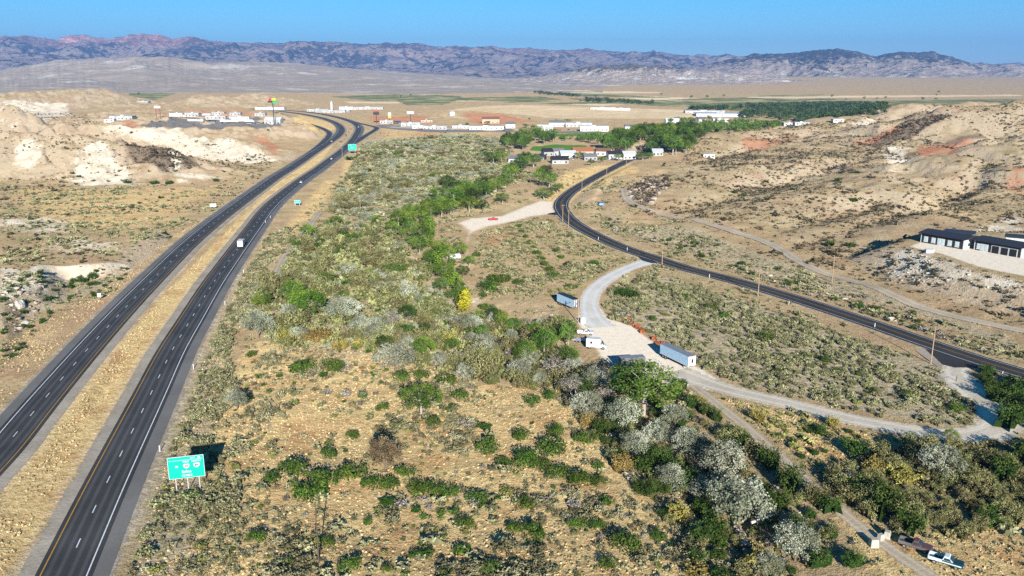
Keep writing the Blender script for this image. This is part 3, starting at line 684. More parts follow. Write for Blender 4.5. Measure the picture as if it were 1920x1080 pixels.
BADL = [(820, 162), (880, 155), (960, 148), (1020, 144), (1080, 131), (1130, 123), (1180, 121), (1230, 125), (1280, 130), (1340, 134), (1400, 140), (1480, 146), (1560, 151), (1640, 162)]
range_mesh('badlands', BADL, 7600, 2600, 1200, M_BAD, 420, .55, 150, 800, pw=1.0)

# ------------------------------------------------------------------ sky, sun, air
w = bpy.data.worlds.new('World'); SC.world = w; w.use_nodes = True
wt = w.node_tree; wt.nodes.clear()
SUN_EL, SUN_AZ = R(19.0), math.atan2(0.16, -1.0)        # from behind the viewer, slightly to the right
sk = wt.nodes.new('ShaderNodeTexSky'); sk.sky_type = 'NISHITA'; sk.sun_disc = False
sk.sun_elevation = SUN_EL; sk.sun_rotation = SUN_AZ
sk.altitude = 1600; sk.air_density = 1.0; sk.dust_density = 0.15; sk.ozone_density = 8.0
hs = wt.nodes.new('ShaderNodeHueSaturation'); hs.inputs['Saturation'].default_value = 1.12; hs.inputs['Hue'].default_value = 0.484
bg = wt.nodes.new('ShaderNodeBackground'); bg.inputs['Strength'].default_value = 0.074
ow = wt.nodes.new('ShaderNodeOutputWorld')
wt.links.new(sk.outputs[0], hs.inputs['Color']); wt.links.new(hs.outputs[0], bg.inputs['Color']); wt.links.new(bg.outputs[0], ow.inputs['Surface'])
sl = bpy.data.lights.new('sun', 'SUN'); sl.energy = 5.0; sl.angle = R(0.53); sl.color = (1.0, .945, .86)
so = bpy.data.objects.new('sun', sl); COL.objects.link(so)
sd = Vector((math.sin(SUN_AZ) * math.cos(SUN_EL), math.cos(SUN_AZ) * math.cos(SUN_EL), math.sin(SUN_EL)))
so.rotation_euler = sd.to_track_quat('Z', 'Y').to_euler(); so.location = (0, -50, 300)

HAZE_D = 5.2e-5
hz = bpy.data.materials.new('haze_air'); t = NT(hz)
v = t.n('ShaderNodeVolumePrincipled', {'Color': (.25, .50, 1.0), 'Density': HAZE_D, 'Anisotropy': 0.1})
t.out(v.outputs[0], True)
ho = MB().box(-24000, 24000, -300, 24000, -60, 960).build('haze', hz)
tag(ho, kind='stuff')

SC.view_settings.view_transform = 'Standard'; SC.view_settings.look = 'None'; SC.view_settings.gamma = 1.0
SC.view_settings.exposure = 0.92
SC.render.engine = 'CYCLES'
cy = SC.cycles
cy.max_bounces = 4; cy.diffuse_bounces = 2; cy.glossy_bounces = 2; cy.transmission_bounces = 2; cy.transparent_max_bounces = 6; cy.volume_bounces = 0
cy.use_adaptive_sampling = True; cy.use_denoising = False
# ------------------------------------------------------------------ foliage
def leaf_material(name, stops, trans=.16, hue=.03, val=.25):
    m = bpy.data.materials.new(name); t = NT(m)
    c = t.ramp(t.attr('tint'), stops)
    rnd = t.n('ShaderNodeObjectInfo').outputs['Random']
    c = t.n('ShaderNodeHueSaturation', {'Hue': t.math('MULTIPLY_ADD', rnd, hue, .5 - hue / 2), 'Value': t.math('MULTIPLY_ADD', rnd, val, 1 - val / 2), 'Color': c}).outputs[0]
    a = t.n('ShaderNodeBsdfDiffuse', {'Color': c}); b = t.n('ShaderNodeBsdfTranslucent', {'Color': c})
    t.out(t.n('ShaderNodeMixShader', {0: trans, 1: a.outputs[0], 2: b.outputs[0]}).outputs[0]); return m
L = {
 'cotton': leaf_material('cottonwood_leaf', [(.1, (.045, .085, .015)), (.5, (.095, .17, .028)), (.9, (.17, .25, .05))]),
 'bright': leaf_material('bright_leaf', [(.1, (.055, .105, .014)), (.5, (.115, .19, .025)), (.9, (.22, .31, .045))]),
 'yellow': leaf_material('yellow_leaf', [(.1, (.25, .24, .02)), (.5, (.48, .44, .03)), (.9, (.62, .56, .06))]),
 'dark': leaf_material('dark_green_leaf', [(.1, (.022, .042, .010)), (.5, (.050, .088, .018)), (.9, (.10, .15, .032))]),
 'mat': leaf_material('mat_shrub_leaf', [(.1, (.030, .058, .010)), (.5, (.070, .12, .020)), (.9, (.14, .19, .036))]),
 'silver': leaf_material('silver_leaf', [(.1, (.14, .15, .095)), (.5, (.28, .295, .205)), (.9, (.47, .48, .36))]),
 'olive': leaf_material('olive_willow_leaf', [(.1, (.09, .09, .035)), (.5, (.20, .195, .08)), (.9, (.35, .33, .15))], hue=.05),
 'sage': leaf_material('sagebrush_leaf', [(.1, (.12, .118, .058)), (.5, (.275, .265, .135)), (.9, (.46, .445, .25))], hue=.04),
 'gold': leaf_material('golden_brush_leaf', [(.1, (.14, .11, .03)), (.5, (.30, .25, .07)), (.9, (.48, .40, .13))], hue=.05),
 'lime': leaf_material('rabbitbrush_leaf', [(.1, (.12, .13, .035)), (.5, (.28, .285, .085)), (.9, (.46, .45, .17))], hue=.04),
 'bare': leaf_material('bare_twig', [(.1, (.12, .10, .085)), (.5, (.26, .225, .19)), (.9, (.42, .38, .33))]),
 'brown': leaf_material('brown_brush', [(.1, (.075, .05, .03)), (.5, (.17, .115, .065)), (.9, (.28, .20, .115))]),
 'hill': leaf_material('hill_scrub_leaf', [(.1, (.05, .043, .026)), (.5, (.12, .10, .058)), (.9, (.24, .20, .12))], hue=.04),
 'grass': leaf_material('dry_grass_blade', [(.1, (.32, .22, .10)), (.5, (.52, .39, .19)), (.9, (.68, .55, .30))], trans=.15),
 'wood': leaf_material('far_wood_leaf', [(.1, (.025, .05, .018)), (.5, (.055, .095, .035)), (.9, (.10, .14, .055))]),
}
M_BARK = simple('pale_bark', (.36, .32, .27), .9, wear=.2, wscale=3)
M_BARK2 = simple('brown_bark', (.17, .13, .10), .9, wear=.2, wscale=3)

def quads(C, Nn, size, rng, aspect=.62):
    """leaf clumps: one quad per centre, facing roughly along Nn"""
    n = len(C)
    Nn = Nn / (np.linalg.norm(Nn, axis=1)[:, None] + 1e-9)
    r = rng.normal(size=(n, 3)); u = np.cross(Nn, r); u /= np.linalg.norm(u, axis=1)[:, None] + 1e-9
    v = np.cross(Nn, u)
    s = size * rng.uniform(.6, 1.25, n)[:, None]
    a = u * s * .5; b = v * s * .5 * aspect
    V = np.stack([C - a - b * .5, C + a * .2 - b, C + a + b * .3, C - a * .2 + b], 1).reshape(-1, 3)
    return V, np.arange(4 * n).reshape(-1, 4)

def crown(lobes, n, leaf, seed, gaps=.35, shell=.55, upright=0.0):
    rng = np.random.default_rng(seed)
    Lb = np.array(lobes, float)
    w = (Lb[:, 3] * Lb[:, 4] * Lb[:, 5]) ** .67
    k = rng.choice(len(Lb), n * 2, p=w / w.sum())
    d = rng.normal(size=(n * 2, 3)); d /= np.linalg.norm(d, axis=1)[:, None]
    rad = shell + (1 - shell) * rng.random(n * 2) ** .7
    rad = np.where(rng.random(n * 2) < .18, rng.random(n * 2), rad)
    C = Lb[k, :3] + d * Lb[k, 3:6] * rad[:, None]
    # clumps and gaps
    q = np.sin(C @ np.array([[9.1, 3.2, 5.1], [2.7, 8.3, -4.4], [4.9, -5.8, 7.7]]) * 1.6 + rng.random(3) * 6).sum(1) / 3 + rng.normal(size=n * 2) * .22
    keep = (q > -gaps) & (C[:, 2] > .02)
    idx = np.nonzero(keep)[0][:n]
    C = C[idx]; d = d[idx]
    Nn = d + rng.normal(size=C.shape) * .55
    if upright:
        Nn[:, 2] *= (1 - upright)
    V, Fq = quads(C, Nn, leaf, rng)
    tint = np.clip(.5 + .28 * np.sin(k[idx] * 2.4 + seed) + rng.normal(size=len(idx)) * .11, 0, 1)
    return V, Fq, tint

def lobes_round(rng, n, w, h, z0, flatten=1.0):
    out = [(0, 0, z0 + h * .5, w * .36, w * .36, h * .46)]
    for i in range(n):
        a = 2 * math.pi * (i + rng.random() * .7) / n
        rr = w * rng.uniform(.2, .32); z = z0 + h * rng.uniform(.25, .75)
        s = w * rng.uniform(.14, .24)
        out.append((math.cos(a) * rr, math.sin(a) * rr, z, s, s, s * flatten * rng.uniform(.75, 1.1)))
    return out

def lobes_tufts(rng, n, w, h, z0):
    out = [(0, 0, z0 + h * .42, w * .24, w * .24, h * .34)]
    for i in range(n):
        a = i * 2.39996 + rng.random() * .5; u = (i + .5) / n
        el = math.asin(1 - 1.25 * u) if u < .8 else -rng.uniform(0, .3)
        rr = rng.uniform(.82, 1.08)
        s = w * rng.uniform(.085, .155)
        out.append((math.cos(a) * math.cos(el) * w * .37 * rr, math.sin(a) * math.cos(el) * w * .37 * rr, z0 + h * (.45 + .42 * math.sin(el) * rr), s, s, s * rng.uniform(.7, 1.0)))
    return out

def trunk_mb(rng, h, r, spread, limbs=5):
    m = MB()
    p = Vector((0, 0, -.02)); k = Vector((rng.uniform(-.03, .03), rng.uniform(-.03, .03), h * .38))
    m.tube(p, k, r, r * .72, 7)
    top = Vector((rng.uniform(-.05, .05), rng.uniform(-.05, .05), h * .72)); m.tube(k, top, r * .62, r * .15, 6)
    for i in range(limbs):
        a = 2 * math.pi * (i + rng.random() * .6) / limbs
        st = k.lerp(top, rng.uniform(0, .45))
        md = st + Vector((math.cos(a) * spread * .45, math.sin(a) * spread * .45, h * .16))
        e = md + Vector((math.cos(a) * spread * .4, math.sin(a) * spread * .4, h * rng.uniform(.06, .15)))
        m.tube(st, md, r * .42, r * .26, 5); m.tube(md, e, r * .26, r * .07, 5)
    return m

def mesh_of(m, name, mat):
    me = bpy.data.meshes.new(name); me.from_pydata(m.v, [], m.f); me.update(); me.materials.append(mat); return me

RAW = {}       # kind -> list of (V, F, tint): used for the far masses
PROTO = {}     # kind -> list of (crown mesh, trunk mesh or None)
def proto(kind, variants, mat, maker, bark=None, tr=None):
    PROTO[kind] = []; RAW[kind] = []
    for i in range(variants):
        rng = np.random.default_rng(hash_(kind) + i)
        V, Fq, ti = maker(rng, i)
        RAW[kind].append((V, Fq, ti))
        me = big_mesh(kind + '_crown', V, Fq, L[mat], {'tint': ('FACE', ti)})
        tm = mesh_of(tr(rng), kind + '_trunk', bark) if tr else None
        PROTO[kind].append((me, tm))
def hash_(s):
    return sum((i + 1) * ord(c) for i, c in enumerate(s)) * 7

def mk_cotton(rng, i): return crown(lobes_tufts(rng, 24, 1.0, .82, .16), 3400, .037, int(rng.integers(1e6)), .5, .35)
def mk_poplar(rng, i): return crown([(0, 0, .3, .19, .19, .24), (0, 0, .55, .22, .22, .28), (.03, .02, .8, .13, .13, .2)] + [(rng.uniform(-.15, .15), rng.uniform(-.15, .15), z, .12, .12, .13) for z in (.25, .4, .55, .7)], 900, .055, int(rng.integers(1e6)), .4)
def mk_olive(rng, i): return crown(lobes_tufts(rng, 26, 1.2, .9, .04), 3600, .042, int(rng.integers(1e6)), .45, .35)
def mk_willow(rng, i): return with_core_late(crown(lobes_round(rng, 10, 1.35, .85, .02), 1000, .070, int(rng.integers(1e6)), .2, .4, .7), 6, 1.0, .7, i)
def with_core_late(*a): return with_core(*a)
def mk_mat(rng, i): return crown([(0, 0, .1, .46, .40, .27)] + [(rng.uniform(-.34, .34), rng.uniform(-.26, .26), rng.uniform(.06, .2), rng.uniform(.12, .22), rng.uniform(.12, .2), rng.uniform(.1, .18)) for _ in range(8)], 900, .060, int(rng.integers(1e6)), .6, .7)
def mk_sage(rng, i): return with_core_late(crown(lobes_round(rng, 6, 1.0, .62, .0), 210, .12, int(rng.integers(1e6)), .25, .5, .4), 5, .85, .5, i)
def with_core(c, n, w, h, seed):
    # dark quads added inside a bush as twigs, to block light and deepen gaps
    V, Fq, ti = c; rng = np.random.default_rng(seed)
    a = rng.random(n) * 6.28; C = np.stack([np.cos(a) * w * .18, np.sin(a) * w * .18, np.full(n, h * .4)], 1)
    V2, F2 = quads(C, np.stack([np.cos(a * 2.3), np.sin(a * 2.3), np.zeros(n)], 1), w * .85, rng, h / w)
    V2[:, 2] = np.clip(V2[:, 2], -.02, h * .8)
    return np.concatenate([V, V2]), np.concatenate([Fq, F2 + len(V)]), np.concatenate([ti, np.zeros(n)])
def mk_low(rng, i): return with_core(crown(lobes_round(rng, 4, 1.0, .6, .0), 48, .24, int(rng.integers(1e6)), .5, .5, .3), 3, .9, .5, i)
def mk_min(rng, i): return crown([(0, 0, .28, .42, .42, .3), (rng.uniform(-.3, .3), rng.uniform(-.3, .3), .2, .3, .3, .25)], 16, .46, int(rng.integers(1e6)), 2, .6)
def mk_lowtree(rng, i): return crown(lobes_round(rng, 6, .95, .85, .08), 150, .15, int(rng.integers(1e6)), .6, .6)

def tr_c(rng): return trunk_mb(rng, 1.0, .030, .34)
def tr_o(rng): return trunk_mb(rng, .9, .028, .42, 6)
proto('cottonwood_tree', 5, 'cotton', mk_cotton, M_BARK, tr_c)
proto('bright_tree', 4, 'bright', mk_cotton, M_BARK, tr_c)
proto('poplar_tree', 4, 'bright', mk_poplar, M_BARK2, lambda r: trunk_mb(r, .9, .018, .12, 4))
proto('yellow_tree', 1, 'yellow', mk_poplar, M_BARK2, lambda r: trunk_mb(r, .9, .018, .12, 4))
proto('dark_tree', 4, 'dark', mk_cotton, M_BARK2, tr_c)
proto('silver_tree', 5, 'silver', mk_olive, M_BARK2, tr_o)
proto('bare_tree', 3, 'bare', lambda r, i: crown(lobes_round(r, 8, 1.0, .8, .1), 700, .05, int(r.integers(1e6)), .2, .3), M_BARK, tr_o)
proto('brown_tree', 2, 'brown', mk_olive, M_BARK2, tr_o)
proto('willow_shrub', 5, 'olive', mk_willow)
proto('golden_shrub', 4, 'gold', mk_willow)
proto('dark_shrub', 4, 'dark', mk_willow)
proto('mat_shrub', 5, 'mat', mk_mat)
proto('sagebrush', 6, 'sage', mk_sage)
proto('rabbitbrush', 4, 'lime', mk_sage)
proto('hill_shrub', 3, 'dark', mk_sage)
proto('town_tree', 5, 'cotton', mk_lowtree, M_BARK2, tr_c)
for k, fn in (('low', mk_low), ('min', mk_min), ('lowtree', mk_lowtree)):
    RAW[k] = [fn(np.random.default_rng(900 + i), i) for i in range(6)]
RAW['tuft'] = []
for i in range(5):
    rng = np.random.default_rng(70 + i); n = 7
    a = rng.random(n) * 6.28; C = np.stack([np.cos(a) * .28, np.sin(a) * .28, np.full(n, .26)], 1)
    V, Fq = quads(C, np.stack([np.cos(a + .5), np.sin(a + .5), np.full(n, .25)], 1), .75, rng, .7)
    RAW['tuft'].append((V, Fq, rng.random(n)))

def ordinal(i):
    w = ['first', 'second', 'third', 'fourth', 'fifth', 'sixth', 'seventh', 'eighth', 'ninth', 'tenth', 'eleventh', 'twelfth']
    if i < 12: return w[i]
    n = i + 1
    return '%d%s' % (n, 'th' if 10 < n % 100 < 14 else {1: 'st', 2: 'nd', 3: 'rd'}.get(n % 10, 'th'))

NPLANT = 0
def plant(kind, loc, h, wratio=1.0, label=None, cat='shrub', group=None, name=None):
    """one plant: a tree is an Empty with trunk and crown; a shrub is one mesh"""
    global NPLANT; NPLANT += 1
    me, tm = PROTO[kind][NPLANT % len(PROTO[kind])]
    rz = RNG.uniform(0, 6.28)
    if tm is None:
        o = link(name or kind, me)
    else:
        o = link(name or kind, None)
        link('crown', me, o); link('trunk', tm, o)
    o.location = loc; o.rotation_euler = (0, 0, rz)
    o.scale = (h * wratio, h * wratio * RNG.uniform(.88, 1.12), h)
    tag(o, label, cat, group)
    return o

def place_px(items, kind, labeler, cat, group, name=None, natw=1.0):
    """items: (px, base row, height px, width px); the labels run over the items in reading order of the photo"""
    P = ground([(q[0], q[1]) for q in items])
    for j, q in enumerate(items):
        p = P[j]
        zc = project(p[0], p[1], p[2])[2]
        s = zc / F
        h = q[2] * s / (CT + .05) * .98; wd = q[3] * s
        plant(kind, p, h, wd / (h * natw), labeler(j, q), cat, group, name)

# --- trees and shrubs that stand out, each where the photo has it
def by(txts): return lambda j, q: txts[j]
place_px([(1385, 985, 118, 128), (1352, 905, 100, 108), (1258, 918, 58, 60), (1312, 935, 52, 62), (1490, 1052, 95, 95), (1438, 1085, 62, 66), (1168, 805, 74, 78), (1190, 858, 60, 62), (1100, 785, 66, 72), (742, 696, 62, 88), (712, 648, 52, 72), (672, 626, 34, 42), (485, 632, 60, 62), (645, 604, 58, 72), (445, 768, 46, 50), (1232, 838, 62, 64), (1290, 858, 72, 72), (1265, 800, 52, 62), (1762, 898, 84, 96), (545, 604, 42, 46), (1115, 735, 60, 60), (560, 640, 36, 40), (905, 672, 44, 48)],
 'silver_tree', by(['largest silver leaved tree, broad pale crown above the white fallen pole', 'second largest silver tree, standing just behind the biggest silver crown', 'small round silver tree with very pale leaves left of the biggest silver tree', 'low silver tree in the shade between two larger silver crowns',
 'grey silver tree beside the dirt track, half bare on one side', 'low grey tree right at the bottom edge of the photo by the golden brush', 'silver tree at the upper left edge of the dark grove', 'silver green tree above the round golden bush', 'grey green tree where the willow thicket meets the dark grove',
 'broad pale silver tree at the lower left end of the willow thicket', 'pale silver tree behind the broad silver tree at the thicket edge', 'small whitish silver bush tree in the middle of the olive brush', 'dark grey leaved tree beside the highway verge at the two-track', 'large grey green tree right of the bright green pair',
 'grey green tree alone close to the highway shoulder above the big green sign', 'silver tree shaded by the white trunked cottonwood', 'silver tree at the centre of the dark grove', 'silver tree at the grove edge nearest the gravel lot', 'pale silver green tree by the bend of the dirt road', 'grey tree wedged between the verge and the bright green pair',
 'grey tree below the box van at the edge of the lot', 'small grey tree in front of the bright green pair', 'silver grey tree in the middle of the willow thicket']), 'tree', None, 'silver_tree', 1.15)
place_px([(1206, 778, 112, 158), (790, 782, 72, 82), (1066, 692, 54, 42), (1066, 655, 62, 40), (1020, 668, 62, 50), (985, 684, 52, 52), (848, 662, 34, 32)], 'cottonwood_tree',
 by(['wide green cottonwood with a white trunk below the gravel lot', 'sparse green cottonwood with white forked trunk on the straw slope', 'dark green cottonwood against the edge of the gravel lot', 'tall pale green cottonwood left of the lot with a thin bare trunk', 'green cottonwood leaning in the thicket below the blue trailer', 'green cottonwood with bare side branches in the willow thicket', 'small green tree among grey willows']), 'tree', None, 'cottonwood_tree', .92)
place_px([(578, 598, 62, 80), (548, 560, 40, 46), (493, 584, 44, 40), (577, 446, 29, 31), (629, 425, 24, 27), (602, 545, 30, 28), (692, 522, 20, 24), (793, 672, 46, 48), (940, 622, 48, 32), (1780, 830, 30, 36), (645, 560, 18, 20)], 'bright_tree',
 by(['big bright green tree, the front one of the pair by the highway', 'bright green tree behind the big one of the pair', 'bright green round tree at the end of the two-track with a long shadow', 'bright green lone tree near the highway shoulder beyond the pair', 'light green lone tree up the slope from the highway', 'yellow green small tree right of the pair',
 'small bright green bush tree in the grey brush', 'vivid green tree at the lower end of the olive brush', 'bright green narrow tree in the thicket right of the yellow tree', 'yellow green tree beside the dirt road bend', 'tiny bright green tree among olive bushes']), 'tree', None, 'bright_tree', .92)
place_px([(873, 588, 52, 34)], 'yellow_tree', by(['bright yellow autumn tree at the lower end of the creek row']), 'tree', None, 'yellow_tree', .5)
place_px([(722, 884, 78, 74)], 'brown_tree', by(['brown half bare round tree standing in the straw field']), 'tree', None, 'brown_tree', 1.15)
place_px([(1040, 712, 58, 78), (948, 660, 36, 50), (1070, 742, 50, 55), (1130, 760, 50, 50), (1590, 905, 36, 50)], 'bare_tree', by(['grey bare branched tree at the right end of the thicket', 'small grey bare tree inside the thicket', 'grey leafless tree below the parked white vehicles', 'grey bare tree in the shadow left of the cottonwood', 'grey leafless bush tree beside the dirt track']), 'tree', None, 'bare_tree', 1.0)
row = [(795 + 74 * t + 9 * math.sin(23 * t) + 4 * math.sin(57 * t), 432 + 146 * t + 5 * math.sin(31 * t), 40 + 12 * math.sin(17 * t), 27 + 6 * math.sin(41 * t)) for t in np.linspace(0, 1, 15)]
place_px(row, 'poplar_tree', lambda j, q: 'bright green poplar in the creek row, %s counted from the far end' % ordinal(j), 'tree', 'poplars in the row along the creek', 'poplar_tree', .5)
row2 = [(770 + 78 * t + 12 * math.sin(19 * t), 440 + 125 * t, 33 + 9 * math.sin(29 * t), 36 + 8 * math.sin(13 * t)) for t in np.linspace(0, 1, 11)]
place_px(row2, 'cottonwood_tree', lambda j, q: 'dark green spreading tree behind the creek poplars, %s from far end' % ordinal(j), 'tree', 'dark trees behind the poplar row', 'dark_tree', .92)
grove = [(748, 432, 46, 42), (766, 425, 42, 38), (788, 418, 40, 40), (808, 412, 38, 40), (828, 408, 36, 40), (845, 402, 34, 36), (770, 408, 30, 34), (800, 398, 30, 34), (822, 392, 30, 34), (838, 490, 34, 34), (862, 482, 32, 36)]
place_px(grove, 'bright_tree', lambda j, q: ('bright green tree at the head of the creek row, %s from left' % ordinal(j)) if j < 9 else ['green tree beside the white camper, the left one', 'green tree beside the white camper, the right one'][j - 9], 'tree', 'bright trees at the head of the creek row', 'bright_tree', .92)
grove2 = [(852, 386, 30, 34), (868, 380, 30, 34), (884, 384, 28, 32), (896, 374, 28, 34), (872, 368, 26, 30), (850, 366, 24, 30), (912, 370, 26, 30), (930, 362, 26, 30), (905, 358, 22, 28), (948, 352, 24, 26), (880, 398, 26, 30), (905, 396, 18, 20), (942, 382, 18, 20), (957, 340, 28, 28), (968, 330, 26, 28), (978, 318, 24, 28), (1012, 348, 30, 20), (1022, 336, 24, 22), (1030, 355, 28, 24), (1000, 314, 22, 28), (985, 308, 20, 24), (925, 308, 20, 24), (940, 304, 18, 22), (914, 300, 14, 18), (1045, 362, 16, 22), (820, 374, 20, 26), (838, 352, 20, 26), (1020, 375, 20, 28)]
grove2 = [(x, y, h_ * 1.3, w_ * 1.35) for x, y, h_, w_ in grove2] + [(898, 612, 36, 30), (926, 604, 34, 30), (962, 628, 40, 34), (1002, 640, 42, 36), (1044, 645, 40, 34), (905, 640, 36, 30), (880, 500, 24, 28), (868, 520, 26, 28), (756, 450, 30, 34), (735, 438, 28, 32)]
for j, q in enumerate(grove2):
    place_px([q], ['cottonwood_tree', 'dark_tree', 'bright_tree'][j * 5 % 3], lambda k, z: '%s cottonwood between the creek thicket and the houses, %s of that loose grove' % (['green', 'dark green', 'bright green'][j * 5 % 3], ordinal(j)), 'tree', 'loose grove between creek and houses', 'cottonwood_tree', .92)

mats = [(717, 768, 30), (848, 763, 18), (813, 795, 35), (997, 754, 36), (1030, 745, 36), (915, 844, 56), (1033, 845, 66), (985, 868, 62), (1015, 878, 50), (943, 872, 36), (1045, 892, 50), (1087, 905, 56), (1120, 908, 38), (978, 820, 46), (1043, 812, 42), (1100, 828, 50), (1120, 875, 30), (1203, 922, 42), (700, 912, 50), (730, 914, 45), (760, 890, 42), (785, 918, 50), (815, 924, 50), (842, 925, 42), (893, 942, 50), (660, 893, 60), (983, 950, 46), (870, 986, 42), (1000, 1008, 62), (967, 995, 42), (1083, 986, 42), (1120, 990, 42), (1170, 1025, 64), (780, 1045, 30), (727, 1070, 30), (655, 1066, 50), (920, 1072, 52), (480, 1012, 42), (617, 856, 40), (583, 930, 72), (610, 905, 60), (550, 888, 66), (510, 902, 40), (613, 1022, 40), (568, 696, 54), (625, 694, 50), (752, 712, 40), (790, 708, 36), (835, 718, 46), (660, 820, 30), (862, 746, 34), (1140, 1060, 44), (1235, 1010, 36), (540, 1058, 34), (690, 980, 26), (470, 668, 26)]
RK = sorted(range(len(mats)), key=lambda j: mats[j][1])
def mat_label(j):
    r = RK.index(j); band = r // 8; inb = sorted(RK[band * 8:band * 8 + 8], key=lambda k: mats[k][0])
    big = 'large' if mats[j][2] > 48 else 'small' if mats[j][2] < 34 else 'mid sized'
    return '%s dark mounded shrub on the straw, %s from left in the %s row back' % (big, ordinal(inb.index(j)), ordinal(band))
place_px([(x, y, w_ * 1.25, w_ * .47) for x, y, w_ in mats], 'mat_shrub', lambda j, q: mat_label(j), 'shrub', 'dark mounded shrubs on the straw field', 'mounded_shrub', .44)
mats2 = [(893, 480, 20), (973, 426, 15), (978, 436, 15), (986, 446, 17), (993, 457, 18), (1000, 467, 18), (1007, 477, 20), (1014, 487, 20), (1022, 498, 22), (1030, 508, 24), (1038, 518, 26), (917, 545, 50), (928, 530, 40), (905, 556, 20), (913, 580, 30), (1067, 498, 22), (1043, 472, 18), (1052, 484, 18), (1113, 497, 24), (1072, 540, 24), (972, 532, 26), (945, 528, 34),
         (1333, 580, 30), (1357, 597, 30), (1437, 636, 36), (1507, 670, 26), (1550, 678, 26), (1570, 700, 24), (1613, 704, 22), (1792, 770, 40), (1640, 735, 26), (1290, 560, 24), (1240, 545, 22), (1700, 742, 26), (1460, 700, 24), (1222, 600, 22)]
R2 = sorted(range(len(mats2)), key=lambda j: mats2[j][0])
place_px([(x, y, w_ * 1.25, w_ * .47) for x, y, w_ in mats2], 'mat_shrub', lambda j, q: 'green low clump %s, %s clump from the left' % ('in the meadow left of the gravel road' if q[0] < 1130 else 'among sagebrush on the bench', ordinal(R2.index(j))), 'shrub', 'green clumps of meadow and bench', 'mounded_shrub', .44)
golds = [(1166, 885, 46, 54), (1272, 975, 46, 62), (1425, 1070, 56, 92), (1305, 1085, 40, 60), (1692, 905, 40, 80), (1640, 885, 36, 60), (1100, 800, 34, 40), (595, 640, 34, 70), (545, 640, 30, 60), (680, 650, 26, 50), (640, 655, 24, 44), (1560, 800, 30, 36), (1420, 790, 30, 40), (1310, 760, 26, 40), (845, 650, 40, 34)]
place_px(golds, 'golden_shrub', by(['round golden brown bush at the left edge of the dark grove', 'golden brush in front of the biggest silver tree on its left', 'wide golden brush at the bottom beside the grey tree', 'golden brush at the bottom edge left of the wide golden one', 'golden reed like brush in the middle of the right wood', 'tawny brush left of the golden reeds in the right wood', 'small golden bush behind the mounded shrubs at the grove edge', 'rust brown brush below the bright green pair', 'rust brown brush left of the wider rust patch', 'olive gold brush left of the silver trees', 'low olive gold brush between rust brush and silver trees', 'golden bush beside the dirt road loop', 'golden bush beside the upper dirt track', 'golden bush where the track leaves the gravel lot', 'tall tawny bush in the willow thicket by the creek']), 'shrub', None, 'golden_shrub', 1.35)
darks = [(1622, 935, 50, 110), (1600, 852, 44, 66), (1662, 968, 76, 84), (1702, 1000, 70, 70), (1480, 920, 70, 80), (1500, 1000, 50, 60), (1560, 960, 40, 50), (1340, 1000, 46, 66), (1310, 1020, 46, 60), (1210, 890, 50, 50), (1890, 800, 60, 74), (1868, 752, 40, 60), (1912, 740, 40, 60), (1185, 560, 26, 50), (1165, 556, 22, 34), (1460, 955, 54, 54), (1240, 870, 46, 54), (1340, 870, 50, 60), (1880, 900, 60, 70), (1920, 870, 60, 70), (1850, 985, 44, 70), (1440, 880, 60, 54), (1215, 930, 36, 44), (1535, 1060, 46, 66), (1600, 1062, 44, 60)]
place_px(darks, 'dark_shrub', lambda j, q: 'dense dark green thicket bush by the %s, %s from left' % ('gravel road' if q[1] < 600 else 'dirt track' if 1400 < q[0] < 1610 else 'dark grove' if q[0] < 1400 else 'right hand wood', ordinal(sorted(darks).index(q))), 'shrub', 'dark thicket bushes', 'thicket_bush', 1.35)
hills_px = [(1600, 378, 14, 22), (1556, 462, 22, 22), (1596, 462, 16, 26), (1440, 375, 10, 14), (1395, 368, 10, 14), (1376, 362, 8, 18), (1488, 356, 8, 18), (1435, 342, 8, 14), (1573, 338, 9, 20), (1570, 340, 9, 12), (1607, 325, 9, 14), (240, 343, 12, 22), (290, 345, 12, 22), (318, 345, 12, 20), (405, 340, 12, 16), (136, 326, 7, 10), (148, 332, 7, 12), (120, 335, 8, 10), (175, 340, 6, 12), (466, 301, 8, 10), (503, 245, 6, 7), (302, 372, 8, 14), (106, 374, 8, 12), (65, 374, 8, 12), (248, 386, 7, 10), (262, 382, 7, 10), (60, 412, 8, 14), (20, 440, 9, 16), (82, 440, 8, 12), (153, 426, 8, 12), (655, 300, 13, 22), (688, 322, 12, 22)]
place_px(hills_px, 'hill_shrub', lambda j, q: 'lone dark juniper on the %s, %s from the left' % (('right hills', ordinal(sorted(d[0] for d in hills_px if d[0] > 1300).index(q[0]))) if q[0] > 1300 else ('left badlands and flats', ordinal(sorted(d[0] for d in hills_px if d[0] < 520).index(q[0]))) if q[0] < 520 else ('slope beside the far green sign', ordinal(0 if q[0] < 670 else 1))), 'shrub', 'lone junipers on the dry hills', 'juniper', 1.0)

